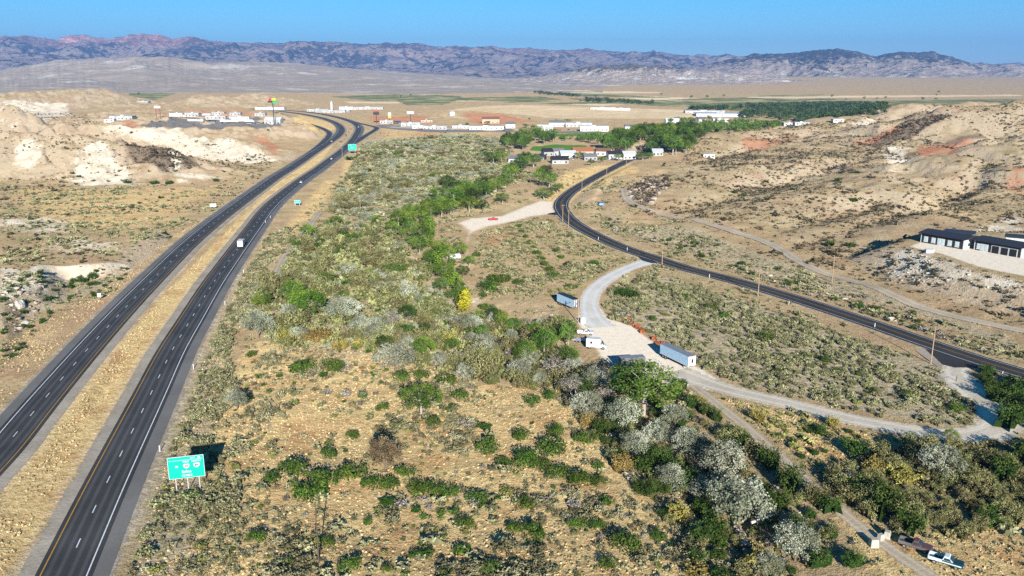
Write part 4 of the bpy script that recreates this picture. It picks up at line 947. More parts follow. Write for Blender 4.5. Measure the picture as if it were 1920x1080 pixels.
# --- cover scattered over the land
def scatter(poly, spacing, jitter=1.25, prob=1.0, clump=None):
    P = np.asarray(poly)[:, :2]
    x0, y0 = P.min(0); x1, y1 = P.max(0)
    gx, gy = np.meshgrid(np.arange(x0, x1, spacing), np.arange(y0, y1, spacing))
    ca, sa = math.cos(.6), math.sin(.6); cx, cy_ = (x0 + x1) / 2, (y0 + y1) / 2
    L2_ = math.hypot(x1 - x0, y1 - y0) / 2 + spacing
    gx, gy = np.meshgrid(np.arange(-L2_, L2_, spacing), np.arange(-L2_, L2_, spacing))
    gx, gy = cx + gx * ca - gy * sa, cy_ + gx * sa + gy * ca
    X = gx.ravel() + RNG.uniform(-.5, .5, gx.size) * spacing * jitter; Y = gy.ravel() + RNG.uniform(-.5, .5, gx.size) * spacing * jitter
    k = poly_sd(P, X, Y, 5) < 0
    X, Y = X[k], Y[k]
    p = np.full(X.shape, prob)
    if clump:
        p = p * sstep(-clump[1], clump[1], fbm(X / clump[0] + 3, Y / clump[0], 3) + clump[2])
    k = RNG.random(len(X)) < p
    X, Y = X[k], Y[k]
    return X, Y

def clear(X, Y, m=1.0):
    """keeps plants off roads, lots and pads"""
    d = road_dist(X, Y) - np.where(line_d(W['HWY_R'], X, Y, 20)[0] < 12, 1.5, 0)
    ok = d > m
    ok &= line_d(W['HILLTRK'], X, Y, 20)[0] > 2.2 + m
    ok &= line_d(W['TWOTRK'], X, Y, 20)[0] > 1.2 + m * .5
    for p in PADS: ok &= poly_sd(p, X, Y, 20) > m
    return X[ok], Y[ok]
PADS = [np.array(flats([(1072, 598), (1150, 610), (1170, 705), (1108, 702), (1084, 664), (1070, 640)]))[:, :2], PLAT[1][0], gpoly([(560, 236), (180, 240), (190, 212), (560, 206)]), gpoly([(690, 250), (700, 226), (1000, 226), (1180, 232), (1180, 250), (960, 248)]), gpoly([(955, 306), (960, 284), (1190, 276), (1200, 300), (1080, 310)]), np.array(flats([(1725, 650), (1750, 680), (1790, 700), (1860, 690), (1846, 672)]))[:, :2], np.array(flats([(1700, 650), (1735, 650), (1775, 688), (1755, 692)]))[:, :2]]

def mass(name, raws, X, Y, S, Hs, mat, kind='stuff', tint=0.0):
    """a cover nobody could count: one object"""
    Z = HT(X, Y)
    n = len(X); Vs = []; Fs = []; Ts = []; b = 0
    pick = RNG.integers(0, len(raws), n)
    for i, (V, Fq, ti) in enumerate(raws):
        j = np.nonzero(pick == i)[0]
        if not len(j): continue
        a = RNG.uniform(0, 6.28, len(j)); c, s = np.cos(a), np.sin(a)
        vx = V[None, :, 0] * S[j][:, None]; vy = V[None, :, 1] * S[j][:, None]
        W_ = np.stack([vx * c[:, None] - vy * s[:, None] + X[j][:, None], vx * s[:, None] + vy * c[:, None] + Y[j][:, None], V[None, :, 2] * Hs[j][:, None] + Z[j][:, None] - .04], -1)
        Vs.append(W_.reshape(-1, 3))
        Fs.append((Fq[None] + (np.arange(len(j)) * len(V))[:, None, None] + b).reshape(-1, 4)); b += len(j) * len(V)
        Ts.append(np.clip(ti[None] + RNG.normal(size=(len(j), 1)) * .24 + tint, 0, 1).ravel())
    me = big_mesh(name, np.concatenate(Vs), np.concatenate(Fs), L[mat], {'tint': ('FACE', np.concatenate(Ts))})
    return tag(link(name, me), kind=kind)

def seen(X, Y):
    Z = HT(X, Y); px, py, zc = project(X, Y, Z)
    return (zc > 0) & (px > -60) & (px < 1980) & (py < 1130) & (py > 0), zc

def cover(kind, pts, size, hr, nmax, label, cat, group, mname, mmat, name=None, raw='low', nat=1.0, rawfar='min'):
    """pts -> up to nmax individuals (the ones that show largest), the rest one mass"""
    X, Y = pts
    S = RNG.uniform(size[0], size[1], len(X)) * RNG.choice([.8, 1, 1, 1.25], len(X))
    S = S * (.7 + .6 * sstep(-.35, .35, fbm(X / 9 + 40, Y / 9, 3)))
    vis, zc = seen(X, Y)
    big = np.where(vis, S / zc, -1)
    o = np.argsort(-big)
    ind = o[:nmax]; ind = ind[big[ind] > 0]
    Z = HT(X, Y)
    for i in ind:
        h = S[i] * hr * RNG.uniform(.85, 1.2)
        plant(kind, (X[i], Y[i], Z[i] - .03), h, S[i] / h / nat, label(X[i], Y[i]) if callable(label) else label, cat, group, name)
    rest = np.setdiff1d(np.arange(len(X)), ind)
    if len(rest) and mname:
        for r, sel in ((raw, zc[rest] < 430), (rawfar, zc[rest] >= 430)):
            k = rest[sel]
            if len(k): mass(mname, RAW[r if r != 'low' else kind if kind in ('sagebrush', 'rabbitbrush') else 'low'], X[k], Y[k], S[k], S[k] * hr * 1.25, mmat)

def cat_pts(*a): return np.concatenate([p[0] for p in a]), np.concatenate([p[1] for p in a])

G = gpoly
z_verge = G([(430, 640), (480, 575), (500, 500), (560, 440), (540, 430), (500, 440), (440, 520), (385, 640), (300, 790), (215, 1080), (190, 1200), (430, 1200), (450, 1000), (400, 850), (440, 720)])
z_right = G([(1120, 590), (1150, 540), (1225, 510), (1780, 690), (1850, 775), (1800, 812), (1600, 772), (1400, 728), (1320, 690), (1230, 630)])
z_rstrip = G([(1120, 395), (1160, 410), (1300, 440), (1480, 505), (1700, 580), (1920, 655), (1960, 700), (1700, 625), (1500, 555), (1300, 490), (1130, 430)])
z_mid = G([(470, 570), (540, 470), (600, 420), (700, 400), (740, 440), (800, 500), (860, 590), (900, 640), (700, 640), (520, 660)])
z_north = G([(640, 300), (760, 260), (900, 262), (960, 330), (840, 360), (740, 410), (650, 400), (600, 350)])
z_tri = G([(890, 450), (960, 415), (1040, 405), (1230, 490), (1130, 530), (1090, 570), (960, 560), (900, 520)])
z_straw = G([(430, 720), (520, 640), (700, 640), (900, 730), (1060, 700), (1190, 820), (1320, 950), (1500, 1090), (1500, 1200), (250, 1200), (320, 950), (400, 850)])
z_thick = G([(860, 600), (930, 590), (1080, 620), (1130, 690), (1110, 730), (900, 720), (780, 690), (690, 660), (660, 610), (760, 590)])
z_grove = G([(1090, 720), (1170, 715), (1290, 730), (1380, 800), (1480, 890), (1580, 980), (1650, 1090), (1480, 1200), (1330, 1100), (1220, 930), (1130, 850)])
z_rwood = G([(1540, 890), (1650, 845), (1720, 840), (1920, 830), (1990, 880), (1960, 960), (1820, 1010), (1650, 1010), (1560, 920)])
z_rwedge = G([(1330, 740), (1480, 775), (1700, 830), (1640, 850), (1540, 890), (1400, 790)])
z_redge = G([(1800, 700), (1880, 690), (1980, 730), (1980, 830), (1900, 800), (1830, 730)])
z_lbank = G([(0, 520), (100, 520), (240, 498), (230, 540), (100, 590), (0, 690)])

cover('sagebrush', clear(*cat_pts(scatter(z_verge, 1.7, prob=.95, clump=(14, .4, .28)))), (1.5, 3.4), .66, 150, 'grey green sagebrush in the brushy strip along the highway shoulder', 'shrub', 'sagebrush along the highway shoulder', 'sagebrush_cover', 'sage')
cover('sagebrush', clear(*scatter(z_right, 1.95, prob=.95, clump=(16, .4, .3))), (1.5, 3.0), .66, 150, 'olive sagebrush on the brushy bench between dirt road and paved road', 'shrub', 'sagebrush on the bench by the paved road', 'bench_sagebrush_cover', 'sage')
cover('rabbitbrush', clear(*cat_pts(scatter(z_straw, 3.0, prob=.36, clump=(18, .3, -.02)), scatter(z_verge, 4.0, prob=.3))), (1.0, 2.3), .6, 200, 'pale yellow green rabbitbrush scattered on the straw coloured field', 'shrub', 'rabbitbrush on the straw field', 'rabbitbrush_cover', 'lime')
cover('rabbitbrush', clear(*cat_pts(scatter(z_right, 5.0, prob=.35), scatter(z_rwedge, 2.6, prob=.5), scatter(z_tri, 3.5, prob=.4))), (1.2, 2.2), .65, 80, 'yellow green rabbitbrush beside the dirt road on the brushy bench', 'shrub', 'rabbitbrush by the dirt road', 'bench_rabbitbrush_cover', 'lime')
cover('willow_shrub', clear(*cat_pts(scatter(z_thick, 3.5, prob=.95), scatter(z_mid, 4.2, prob=.8, clump=(22, .3, .2)))), (3.4, 7.0), .78, 220, 'olive brown willow in the dense thicket along the creek', 'shrub', 'willows of the creek thicket', 'willow_thicket', 'olive', nat=1.35)
cover('dark_shrub', clear(*cat_pts(scatter(z_grove, 4.2, prob=.7), scatter(z_redge, 3.2, prob=.8))), (3.2, 5.6), .75, 150, 'dark green undergrowth bush packed between the silver trees of the grove', 'shrub', 'undergrowth of the dark grove', 'grove_undergrowth', 'dark', nat=1.35, name='thicket_bush')
cover('willow_shrub', clear(*scatter(z_grove, 4.0, prob=.55)), (2.4, 4.8), .75, 80, 'olive brush growing between the silver trees of the dark grove', 'shrub', 'olive brush of the dark grove', 'grove_olive_brush', 'olive', nat=1.35, name='grove_brush')
cover('willow_shrub', clear(*cat_pts(scatter(z_rwood, 2.5, prob=.92))), (2.8, 4.8), .8, 130, 'olive green tall brush in the wood right of the dirt track', 'shrub', 'brush of the right wood', 'right_wood_brush', 'olive', nat=1.35)
cover('dark_shrub', clear(*cat_pts(scatter(z_rstrip, 3.6, prob=.55, clump=(12, .3, .05)), scatter(z_lbank, 3.0, prob=.45), scatter(z_rwedge, 3.4, prob=.3))), (1.5, 3.0), .62, 120, 'dark low bush in the brushy ditch beside the paved road', 'shrub', 'bushes of the roadside ditch', 'ditch_brush', 'hill', nat=1.35, name='ditch_bush')
for kd, sp, hh, txt in (('silver_tree', 10, (3.5, 6.5), 'silver grey tree'), ('bare_tree', 13, (3.5, 6), 'grey half bare tree'), ('dark_tree', 14, (4, 7), 'dark green tree')):
    X, Y = clear(*scatter(z_thick, sp, prob=.8), 2.0); Z = HT(X, Y)
    for r_, i in enumerate(np.argsort(project(X, Y, Z)[0])):
        plant(kd, (X[i], Y[i], Z[i]), RNG.uniform(*hh), RNG.uniform(.95, 1.25), '%s inside the creek thicket, %s of its kind from the left' % (txt, ordinal(r_)), 'tree', 'trees inside the creek thicket')
# the finer scrub is one mass per stretch of land
def scrub(name, polys, spacing, size, mat, raw, prob=.8, clump=None, hr=.7, m=1.0, tint=0.0):
    X, Y = clear(*cat_pts(*[scatter(p, spacing, prob=prob, clump=clump) for p in polys]), m)
    v, zc = seen(X, Y); X, Y = X[v], Y[v]
    S = RNG.uniform(size[0], size[1], len(X)) * RNG.choice([.75, 1, 1, 1.4], len(X)) * (.6 + .8 * sstep(-.35, .35, fbm(X / 9 + 40, Y / 9, 3)))
    if len(X): mass(name, RAW[raw], X, Y, S, S * hr, mat, tint=tint)
    return len(X)
zr_hills = G([(1140, 380), (1180, 340), (1280, 300), (1300, 268), (1420, 245), (1600, 225), (1690, 203), (1930, 188), (2000, 190), (2000, 640), (1700, 565), (1500, 505), (1300, 425)])
zl_hills = G([(0, 192), (130, 198), (250, 240), (430, 258), (520, 300), (440, 380), (260, 460), (240, 490), (0, 520), (-40, 400)])
z_ned = G([(680, 270), (860, 250), (940, 262), (1000, 330), (900, 380), (740, 420), (620, 400), (640, 340)])
z_town = G([(560, 230), (700, 240), (900, 255), (960, 290), (700, 300), (660, 290)])
nn = []
nn.append(scrub('hillside_scrub', [zr_hills], 2.8, (1.1, 2.9), 'hill', 'min', .62, (60, .5, .12)))
nn.append(scrub('badland_scrub', [zl_hills], 3.2, (1.0, 2.5), 'hill', 'min', .55, (50, .4, .0)))
nn.append(scrub('north_brush', [z_ned], 3.2, (1.8, 4.2), 'sage', 'low', .9, (40, .35, .2)))
nn.append(scrub('flats_sagebrush', [G([(0, 345), (240, 345), (430, 345), (470, 330), (420, 385), (300, 440), (240, 480), (0, 500)])], 2.7, (1.0, 2.6), 'sage', 'low', .7, (30, .4, .08)))
nn.append(scrub('dark_outcrop_scrub', [G([(1600, 270), (1742, 208), (1780, 216), (1700, 258), (1640, 278)]), G([(1182, 352), (1228, 330), (1252, 345), (1215, 382), (1186, 374)]), G([(200, 250), (330, 283), (380, 306), (300, 316), (250, 296)])], 2.3, (1.8, 3.6), 'hill', 'min', .75))
gx, gy = cat_pts(*[(np.repeat(g_[:, 0], 9) + RNG.normal(size=9 * len(g_)) * 6, np.repeat(g_[:, 1], 9) + RNG.normal(size=9 * len(g_)) * 6) for g_ in GULLY]); gx, gy = clear(gx, gy); gs = RNG.uniform(1.2, 3.2, len(gx)); mass('gully_scrub', RAW['min'], gx, gy, gs, gs * .7, 'hill')
nn.append(scrub('town_scrub', [z_town], 6, (1, 2.4), 'hill', 'min', .4, (60, .4, 0)))
nn.append(scrub('mid_brush', [z_mid], 2.5, (1.6, 4.2), 'sage', 'sagebrush', .95, (16, .35, .2), tint=.05))
nn.append(scrub('mid_silver_brush', [z_mid], 5.0, (2.6, 5.0), 'silver', 'willow_shrub', .8, (30, .3, -.02), hr=.62))
nn.append(scrub('mid_green_brush', [z_mid], 6.0, (2.4, 5.2), 'mat', 'willow_shrub', .7, (26, .3, -.08), hr=.6))
nn.append(scrub('north_green_brush', [z_ned], 8.0, (2.4, 5.0), 'mat', 'willow_shrub', .5, (26, .3, -.12), hr=.6))
nn.append(scrub('north_silver_brush', [z_ned], 5.0, (2.2, 4.6), 'silver', 'willow_shrub', .6, (30, .3, 0), hr=.6))
nn.append(scrub('olive_brush', [z_ned], 5.2, (2.6, 5.5), 'olive', 'willow_shrub', .55, (34, .3, -.02), hr=.62))
nn.append(scrub('meadow_brush', [z_tri], 2.0, (1., 2.9), 'sage', 'low', .8, (20, .4, .12)))
nn.append(scrub('ditch_scrub', [z_rstrip], 1.9, (.8, 2.0), 'sage', 'low', .75))
nn.append(scrub('ditch_twigs', [z_rstrip], 3.0, (1.2, 2.2), 'bare', 'low', .45, (14, .3, .05)))
nn.append(scrub('open_scrub', [G([(640, 330), (1000, 310), (1160, 330), (1280, 425), (1920, 645), (2000, 1200), (150, 1200), (300, 800), (460, 520)])], 2.5, (.7, 2.3), 'sage', 'low', .72, (24, .4, .12)))
nn.append(scrub('bank_scrub', [z_lbank], 1.8, (.7, 1.8), 'sage', 'low', .75))
nn.append(scrub('straw_scrub', [z_straw], 1.7, (.8, 2.7), 'sage', 'sagebrush', .9, (20, .3, .02), tint=.06)
   ); nn.append(scrub('straw_dark_scrub', [z_straw, z_verge], 4.2, (1.0, 2.6), 'mat', 'sagebrush', .6, (14, .3, -.08))
   ); nn.append(scrub('straw_twigs', [z_straw], 4.6, (1.0, 2.4), 'bare', 'sagebrush', .6, (14, .3, -.06)))
nn.append(scrub('thicket_twigs', [z_thick, z_grove], 3.2, (1.5, 3.2), 'bare', 'low', .3))
nn.append(scrub('wedge_scrub', [z_rwedge, z_rwood], 2.0, (.7, 1.8), 'lime', 'low', .5))
# dry grass
zg = [z_straw, G([(0, 1200), (100, 970), (270, 660), (400, 490), (500, 390), (440, 420), (300, 560), (120, 760), (0, 890)]), G([(0, 860), (0, 640), (110, 590), (240, 500), (330, 440), (400, 400), (300, 500), (150, 650)]), z_rwedge, G([(1600, 1000), (1720, 1010), (1930, 960), (1960, 1200), (1750, 1200)]), z_verge]
X, Y = clear(*cat_pts(*[scatter(p, .8, prob=.62, clump=(12, .5, .15)) for p in zg]), .8)
v, zc = seen(X, Y); X, Y = X[v], Y[v]
S = RNG.uniform(.35, .75, len(X)); mass('dry_grass', RAW['tuft'], X, Y, S, S * .8, 'grass'); nn.append(len(X))
print('COVER', nn)

# --- trees about the houses and the town
def tree_set(poly, spacing, h, kinds, text, group, prob=.9, cap=30):
    X, Y = scatter(poly, spacing, prob=prob)
    ok = road_dist(X, Y) > 4; X, Y = X[ok], Y[ok]
    Z = HT(X, Y); px = project(X, Y, Z)[0]
    o = np.argsort(np.where(seen(X, Y)[0], project(X, Y, Z)[2], 9e9))[:cap]
    rest = np.setdiff1d(np.arange(len(X)), o)
    if len(rest): mass('grove_trees', RAW['lowtree'], X[rest], Y[rest], np.full(len(rest), h[0] * 1.2), np.full(len(rest), h[0] * 1.1), 'cotton')
    for r, i in enumerate(o[np.argsort(px[o])]):
        k = kinds[int(RNG.integers(len(kinds)))]; hh = RNG.uniform(*h)
        c = {'cottonwood_tree': 'green', 'dark_tree': 'dark green', 'bright_tree': 'light green', 'town_tree': 'green'}[k]
        plant(k, (X[i], Y[i], Z[i]), hh, RNG.uniform(.85, 1.15), text % (c, ordinal(r)), 'tree', group, 'cottonwood_tree')
tree_set(G([(1150, 296), (1128, 278), (1180, 262), (1262, 252), (1312, 243), (1336, 250), (1300, 288), (1240, 296), (1200, 284)]), 13.5, (13, 20), ['cottonwood_tree', 'cottonwood_tree', 'dark_tree', 'dark_tree', 'bright_tree'], '%s cottonwood in the big grove right of the houses, %s from the left', 'big grove right of the houses', cap=95)
tree_set(G([(950, 282), (945, 268), (975, 254), (1015, 248), (1048, 256), (1042, 270), (992, 272), (985, 286)]), 14, (10, 15), ['cottonwood_tree', 'dark_tree'], '%s tree in the grove behind the green playing field, %s from the left', 'grove behind the playing field')
tree_set(G([(1048, 264), (1050, 259), (1190, 252), (1240, 246), (1180, 266), (1120, 270)]), 12, (7, 10), ['cottonwood_tree', 'bright_tree'], '%s tree in the belt above the playing field, %s from the left', 'tree belt above the playing field', .8)
tree_set(G([(1330, 246), (1300, 240), (1340, 232), (1400, 228), (1470, 234), (1460, 242), (1400, 248)]), 15, (8, 12), ['town_tree'], '%s tree in the strip below the right hills, %s from left', 'strip of trees below the right hills', .85)
tree_set(G([(1250, 233), (1270, 226), (1345, 224), (1350, 232)]), 17, (7, 11), ['town_tree'], '%s tree by the far houses at the edge of town, %s from the left', 'trees by the far houses', .7)
place_px([(1160, 302, 16, 22), (1128, 306, 14, 20), (1108, 310, 13, 18), (1118, 290, 14, 16), (1168, 296, 14, 14), (1085, 298, 15, 20), (1094, 296, 12, 16), (1205, 300, 16, 30), (1218, 298, 14, 20)], 'cottonwood_tree', lambda j, q: 'green garden tree among the houses by the paved road, %s from the left' % ordinal(sorted([1160, 1128, 1108, 1118, 1168, 1085, 1094, 1205, 1218]).index(q[0])), 'tree', 'garden trees among the houses', 'cottonwood_tree', .92)
place_px([(876, 236, 8, 10), (914, 234, 9, 16), (985, 240, 10, 16), (1000, 241, 9, 14), (1065, 228, 6, 16), (1042, 228, 5, 8), (993, 224, 4, 7), (1020, 238, 6, 6)], 'town_tree', lambda j, q: 'round green tree among the white town buildings, %s of those from the left' % ordinal(sorted([876, 914, 985, 1000, 1065, 1042, 993, 1020]).index(q[0])), 'tree', 'trees among the town buildings', 'cottonwood_tree', .92)
# far-off woods and tree lines in the fields
def woods(name, polys, spacing, h, prob=.85):
    X, Y = cat_pts(*[scatter(p, spacing, prob=prob) for p in polys])
    S = RNG.uniform(h[0], h[1], len(X)); mass(name, RAW['lowtree'], X, Y, S * 1.25, S, 'wood')
woods('far_woods', [G([(1385, 222), (1400, 208), (1500, 199), (1660, 199), (1668, 206), (1600, 218), (1540, 226), (1440, 222)]), G([(1395, 199), (1500, 195), (1660, 196), (1660, 200), (1400, 204)]), G([(1288, 209), (1292, 205), (1390, 202), (1390, 206)])], 15, (8, 14))
woods('far_tree_line', [G([(1085, 190), (1100, 185), (1230, 194), (1228, 197)]), G([(1000, 176), (1010, 174), (1090, 180), (1085, 182)]), G([(205, 164), (215, 160), (280, 166), (276, 169)]), G([(0, 162), (0, 158), (170, 158), (170, 162)])], 20, (8, 13), .8)
ft = [(726, 166), (756, 166), (815, 169), (830, 170), (935, 168), (960, 169), (912, 169), (1116, 184), (1224, 192), (1118, 183), (1296, 185), (1326, 184), (1357, 182), (1756, 180), (1620, 187), (1644, 187), (1730, 188), (1755, 188), (1586, 188), (1660, 186), (1560, 183), (260, 178), (282, 160), (545, 165), (770, 180), (752, 183), (1240, 179), (1760, 175)]
P = ground(ft)
for j, p in enumerate(P):
    m = link('field_tree', PROTO['town_tree'][j % 5][0]); s = RNG.uniform(8, 13); m.scale = (s * 1.2, s * 1.2, s); m.location = p
    tag(m, 'dark tree standing alone in the far fields, %s from the left' % ordinal(sorted(f[0] for f in ft).index(ft[j][0])), 'tree', 'lone trees in the far fields')
# broken rock on the cut banks
RAW['rock'] = []
for i in range(6):
    rng = np.random.default_rng(40 + i)
    V = np.array([(x, y, z) for z in (-.3, .45) for y in (-.5, .5) for x in (-.5, .5)], float)
    V[4:, :2] *= rng.uniform(.4, .9); V += rng.normal(size=V.shape) * .12
    RAW['rock'].append((V, np.array([(0, 2, 3, 1), (4, 5, 7, 6), (0, 1, 5, 4), (1, 3, 7, 5), (3, 2, 6, 7), (2, 0, 4, 6)]), rng.random(6)))
L['rock'] = leaf_material('broken_rock', [(.1, (.24, .20, .15)), (.5, (.38, .325, .25)), (.9, (.54, .48, .39))], trans=0.0)
L['darkrock'] = leaf_material('dark_broken_rock', [(.1, (.10, .075, .06)), (.5, (.22, .17, .13)), (.9, (.36, .29, .23))], trans=0.0)
def rocks(name, poly, spacing, size, mat, prob=.7):
    X, Y = scatter(G(poly), spacing, prob=prob, clump=(14, .5, .25)); k = road_dist(X, Y) > 3; X, Y = X[k], Y[k]
    S = RNG.uniform(size[0], size[1], len(X)) * RNG.choice([.6, 1, 1, 1.8], len(X)); mass(name, RAW['rock'], X, Y, S, S * RNG.uniform(.5, .9, len(X)), L and mat)
rocks('bank_rubble', [(1640, 505), (1700, 470), (1760, 488), (1830, 508), (1920, 530), (1940, 552), (1800, 546), (1680, 524)], 1.1, (.25, .8), 'rock')
rocks('gully_rubble', [(0, 510), (60, 515), (90, 545), (60, 600), (30, 640), (0, 650)], 1.5, (.4, 1.2), 'rock', .6)
rocks('ditch_rubble', [(1270, 452), (1480, 522), (1640, 577), (1860, 655), (1880, 680), (1700, 625), (1500, 545), (1300, 475)], 1.8, (.5, 1.3), 'rock', .45)
rocks('outcrop_rubble', [(1176, 352), (1228, 328), (1256, 345), (1220, 384), (1184, 376)], 1.6, (.8, 2.4), 'darkrock', .8)
rocks('lot_rubble', [(1000, 575), (1040, 590), (1095, 600), (1085, 640), (1040, 640), (1000, 610)], 1.4, (.4, 1.0), 'rock', .5)
# ------------------------------------------------------------------ materials of things
M = {
 'white': simple('white_paint', (.62, .62, .60), .45), 'bwhite': simple('dusty_white_wall', (.47, .46, .43), .8, wear=.2, wscale=.2), 'offwhite': simple('cream_wall', (.66, .62, .54), .8), 'grey': simple('grey_wall', (.34, .34, .34), .7), 'lgrey': simple('light_grey_metal', (.52, .53, .54), .45),
 'dark': simple('charcoal_siding', (.030, .032, .034), .6), 'roof': simple('dark_roof_metal', (.035, .030, .030), .5), 'tan': simple('tan_wall', (.48, .38, .27), .8), 'orange': simple('orange_roof', (.36, .14, .07), .7),
 'redroof': simple('brown_roof', (.22, .11, .07), .8), 'groof': simple('grey_shingle', (.17, .17, .18), .8), 'blue': simple('pale_blue_trailer_paint', (.38, .56, .70), .4, wear=.1), 'trroof': simple('weathered_trailer_roof', (.22, .24, .26), .6),
 'black': simple('black_rubber', (.018, .018, .018), .8), 'rim': simple('steel_rim', (.45, .45, .46), .35, .6), 'glass': simple('dark_glass', (.025, .035, .045), .12, spec=.6), 'red': simple('red_paint', (.45, .03, .03), .4),
 'brown': simple('faded_brown_paint', (.11, .06, .055), .5), 'grey2': simple('primer_grey_paint', (.13, .13, .125), .6), 'teal': simple('dark_teal_paint', (.015, .045, .05), .35), 'palepanel': simple('pale_blue_panel_paint', (.55, .66, .68), .4),
 'sign': simple('green_sign_sheeting', (.0, .42, .28), .45, wear=.03), 'teal_sign': simple('blue_green_sign_sheeting', (.04, .42, .40), .45, wear=.03), 'post': simple('galvanised_post', (.55, .55, .54), .45, .4), 'pole': simple('weathered_pole_wood', (.36, .25, .15), .9, wscale=4), 'darkpole': simple('dark_pole_wood', (.10, .07, .05), .9, wscale=4),
 'concrete': simple('concrete_block', (.42, .39, .33), .9), 'rust': simple('rusty_orange_steel', (.40, .10, .035), .8, wear=.25), 'yellow': simple('yellow_sign_face', (.75, .45, .03), .5), 'greenface': simple('green_sign_face', (.02, .35, .08), .5), 'redface': simple('red_sign_face', (.40, .03, .03), .5),
 'log': simple('bleached_log', (.70, .66, .58), .8), 'fence': simple('grey_fence', (.40, .38, .35), .8), 'tarp': simple('blue_tarp', (.04, .16, .42), .4), 'slate': simple('slate_blue_car', (.07, .09, .13), .35),
}
def gp(px, py, dz=0.0):
    p = ground([(px, py)])[0]; return Vector((p[0], p[1], p[2] + dz))
def heading(a, b):
    return math.atan2(b[1] - a[1], b[0] - a[0])

# ------------------------------------------------------------------ buildings
def windows(root, w, d, h, n, face=-1, sill=.9, wh=1.2, ww=1.2, mat=None, y=None):
    y = y if y is not None else face * d / 2
    for i in range(n):
        x = -w / 2 + w * (i + .5) / n
        fr = MB().box(x - ww / 2 - .12, x + ww / 2 + .12, y - .05, y + .05, sill - .12, sill + wh + .12).build('window', M['white'], root)
        MB().box(x - ww / 2, x + ww / 2, y - .08, y + .08, sill, sill + wh).build('pane', mat or M['glass'], fr)

def shed(px, py, w, d, h, rz, wall, roof, label, cat='building', name='commercial_building', nwin=4, door=True, kind='flat'):
    if name != 'house': w, d, h = w * .86, d * .9, h * .8
    if wall == 'white' and (px * 7 + int(py)) % 3: wall = 'bwhite'
    if roof == 'white' and int(px) % 2: roof = 'lgrey'
    r = empty(name, gp(px, py), rz); tag(r, label, cat)
    wm = MB().box(-w / 2, w / 2, -d / 2, d / 2, -1.0, h)
    if kind == 'gable':
        g = min(3.2, d * .24)
        wm.add([(-w / 2, -d / 2, h), (-w / 2, d / 2, h), (-w / 2, 0, h + g), (w / 2, -d / 2, h), (w / 2, d / 2, h), (w / 2, 0, h + g)], [(0, 2, 1), (3, 4, 5)])
        wm.build('wall', M[wall], r)
        e = .45; m = MB()
        for s in (-1, 1):
            m.add([(-w / 2 - e, s * (d / 2 + e), h - e * g / (d / 2) + .06), (w / 2 + e, s * (d / 2 + e), h - e * g / (d / 2) + .06), (w / 2 + e, 0, h + g + .06), (-w / 2 - e, 0, h + g + .06),
                   (-w / 2 - e, s * (d / 2 + e), h - e * g / (d / 2) + .24), (w / 2 + e, s * (d / 2 + e), h - e * g / (d / 2) + .24), (w / 2 + e, 0, h + g + .26), (-w / 2 - e, 0, h + g + .26)],
                  [(0, 1, 2, 3), (4, 7, 6, 5), (0, 4, 5, 1), (1, 5, 6, 2), (2, 6, 7, 3), (3, 7, 4, 0)])
        m.build('roof', M[roof], r)
    else:
        wm.build('wall', M[wall], r)
        ro = MB().box(-w / 2 - .35, w / 2 + .35, -d / 2 - .35, d / 2 + .35, h + .004, h + .35).build('roof', M[roof], r)
        if w > 14:
            MB().box(-w * .1, w * .06, -d * .12, d * .1, h + .352, h + 1.25).build('roof_unit', M['lgrey'], ro)
    if nwin: windows(r, w, d, h, nwin, ww=min(1.8, w / nwin * .5), wh=min(1.4, h * .4))
    if door:
        dr = MB().box(w * .5 - 2.2, w * .5 - 1.1, -d / 2 - .06, -d / 2 + .06, 0, 2.1).build('door', M['grey'], r)
    return r

